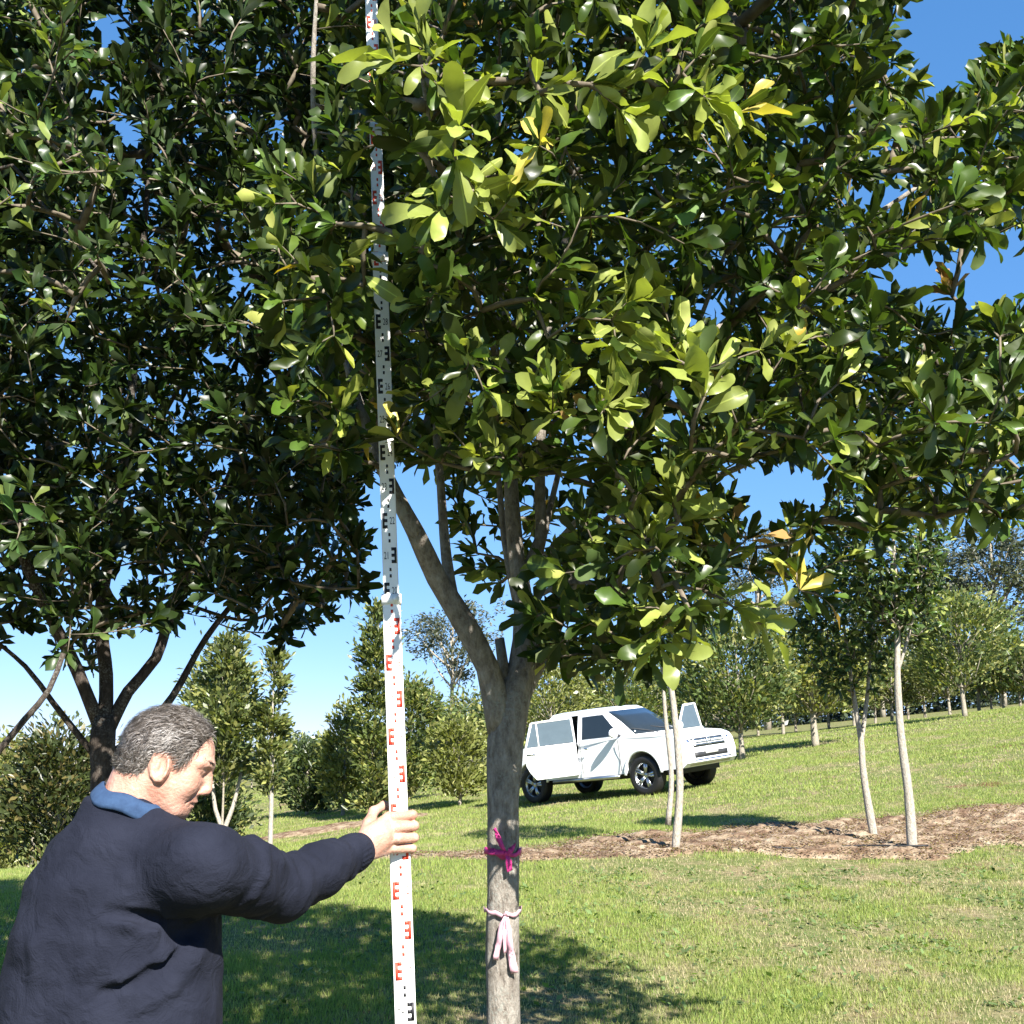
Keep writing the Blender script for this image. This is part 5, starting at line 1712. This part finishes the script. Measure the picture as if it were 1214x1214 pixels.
wob = .0022 * np.sin(V[:, 0] * 38 + 3 * np.sin(V[:, 2] * 17)) + .002 * np.sin(V[:, 2] * 46 + 2.5 * np.sin(V[:, 1] * 21 + V[:, 0] * 12)) + .0015 * np.sin(V[:, 1] * 60 + 2 * np.sin(V[:, 2] * 33))
V = smooth_mesh(V, Q, 1, .5); V = V + norm(V - np.array([-.93, 2.75, 1.2])) * wob[:, None]
nt_ = M['navy'].node_tree; b_ = nt_.nodes['Principled BSDF']
tc_ = nd(nt_, 'ShaderNodeTexCoord'); wv_ = nd(nt_, 'ShaderNodeTexNoise', Scale=16.0, Detail=4.0, Distortion=1.6); nt_.links.new(tc_.outputs['Object'], wv_.inputs['Vector'])
bp_ = nd(nt_, 'ShaderNodeBump'); bp_.inputs['Strength'].default_value = .55; bp_.inputs['Distance'].default_value = .014
nt_.links.new(wv_.outputs['Fac'], bp_.inputs['Height'])
old_ = b_.inputs['Normal'].links[0].from_node; nt_.links.new(bp_.outputs[0], old_.inputs['Normal'])
obj('sweatshirt', mesh_np('sweatshirt', V - mb_, Q, [M['navy']]), man)

# ribbed cuff closing the sleeve at the wrist
cu_ = norm(np.cross(axf, [0, 0, 1.0])); cv_ = np.cross(cu_, axf); aa = np.linspace(0, 2 * np.pi, 97)[:-1]
CP = np.vstack([np.array([ELB + fa * t + (math.cos(q) * cu_ + math.sin(q) * cv_) * (r + .0011 * math.cos(24 * q)) for q in aa]) for t, r in ((.80, .046), (.82, .0505), (.86, .05), (.91, .0485), (.945, .0465), (.955, .043), (.945, .036))])
i, j = np.meshgrid(np.arange(6), np.arange(96), indexing='ij')
obj('cuff', mesh_np('cuff', CP - mb_, np.stack([i * 96 + j, i * 96 + (j + 1) % 96, (i + 1) * 96 + (j + 1) % 96, (i + 1) * 96 + j], -1).reshape(-1, 4), [M['navy']]), man)

# blue shirt collar standing round the neck
na = norm(hp_(-.04, 0, -.04) - NECK); na = norm(na + np.array([.15, .1, .35]))
cu = norm(np.cross(na, [0, 1, 0])); cv = np.cross(na, cu)
cc = NECK + np.array([.014, .004, .02])
a = np.linspace(0, 2 * np.pi, 49)[:-1]
prof = [(.084, -.03), (.079, -.004), (.077, .008), (.079, .011), (.083, .008), (.09, -.008), (.094, -.022), (.092, -.03)]
CV = []
for r, z in prof:
    CV.append(np.array([cc + na * (z + .006 * math.cos(t * 2 + .8) + .004 * math.sin(t * 5)) + (cu * math.cos(t) * 1.02 + cv * math.sin(t) * .96) * r for t in a]))
CV = np.vstack(CV); nn_ = len(a); pp = len(prof)
i, j = np.meshgrid(np.arange(pp), np.arange(nn_), indexing='ij')
CQ = np.stack([i * nn_ + j, i * nn_ + (j + 1) % nn_, ((i + 1) % pp) * nn_ + (j + 1) % nn_, ((i + 1) % pp) * nn_ + j], -1).reshape(-1, 4)
obj('shirt_collar', mesh_np('shirt_collar', CV - mb_, CQ[:, ::-1], [M['denim_blue']]), man)
# trousers and shoes below
M['trouser'] = noise_mat('dark_trousers', [(.35, (.03, .032, .036)), (.65, (.05, .052, .058))], 12, .9, 5)
TF = Field((-1.4, 2.3, -.12), (-.5, 3.3, .86), .011)
hipc = np.array([tcx[1], 2.75, .80])
gz = float(terrain(-.95, 2.75))
TF.ell(hipc, (.19, .165, .13), None, .04)
feet = []
for s_ in (-1, 1):
    hip = hipc + np.array([.06 * s_, -.08 * s_, -.02]); knee = hip + np.array([.03, .05, -.36]); ank = np.array([knee[0] - .03, knee[1] - .01, gz + .10])
    TF.chain([hip, knee, ank], [.10, .078, .068], .04); feet.append(ank)
V, Q = TF.mesh(); del TF.f
obj('trousers', mesh_np('trousers', smooth_mesh(V, Q, 2) - mb_, Q, [M['trouser']]), man)
M['boot'] = plain('brown_leather', (.06, .035, .02), .6)
for ank in feet:
    KF = Field(ank + [-.16, -.16, -.14], ank + [.3, .3, .1], .008)
    KF.chain([ank + [0, 0, .0], ank + [.0, 0, -.05]], [.05, .05], .02)
    KF.chain([ank + [-.03, -.03, -.06], ank + [.07, .09, -.058], ank + [.11, .145, -.066]], [.04, .042, .034], .02)
    V, Q = KF.mesh()
    obj('boot', mesh_np('boot', smooth_mesh(V, Q, 2) - mb_, Q, [M['boot']]), man)
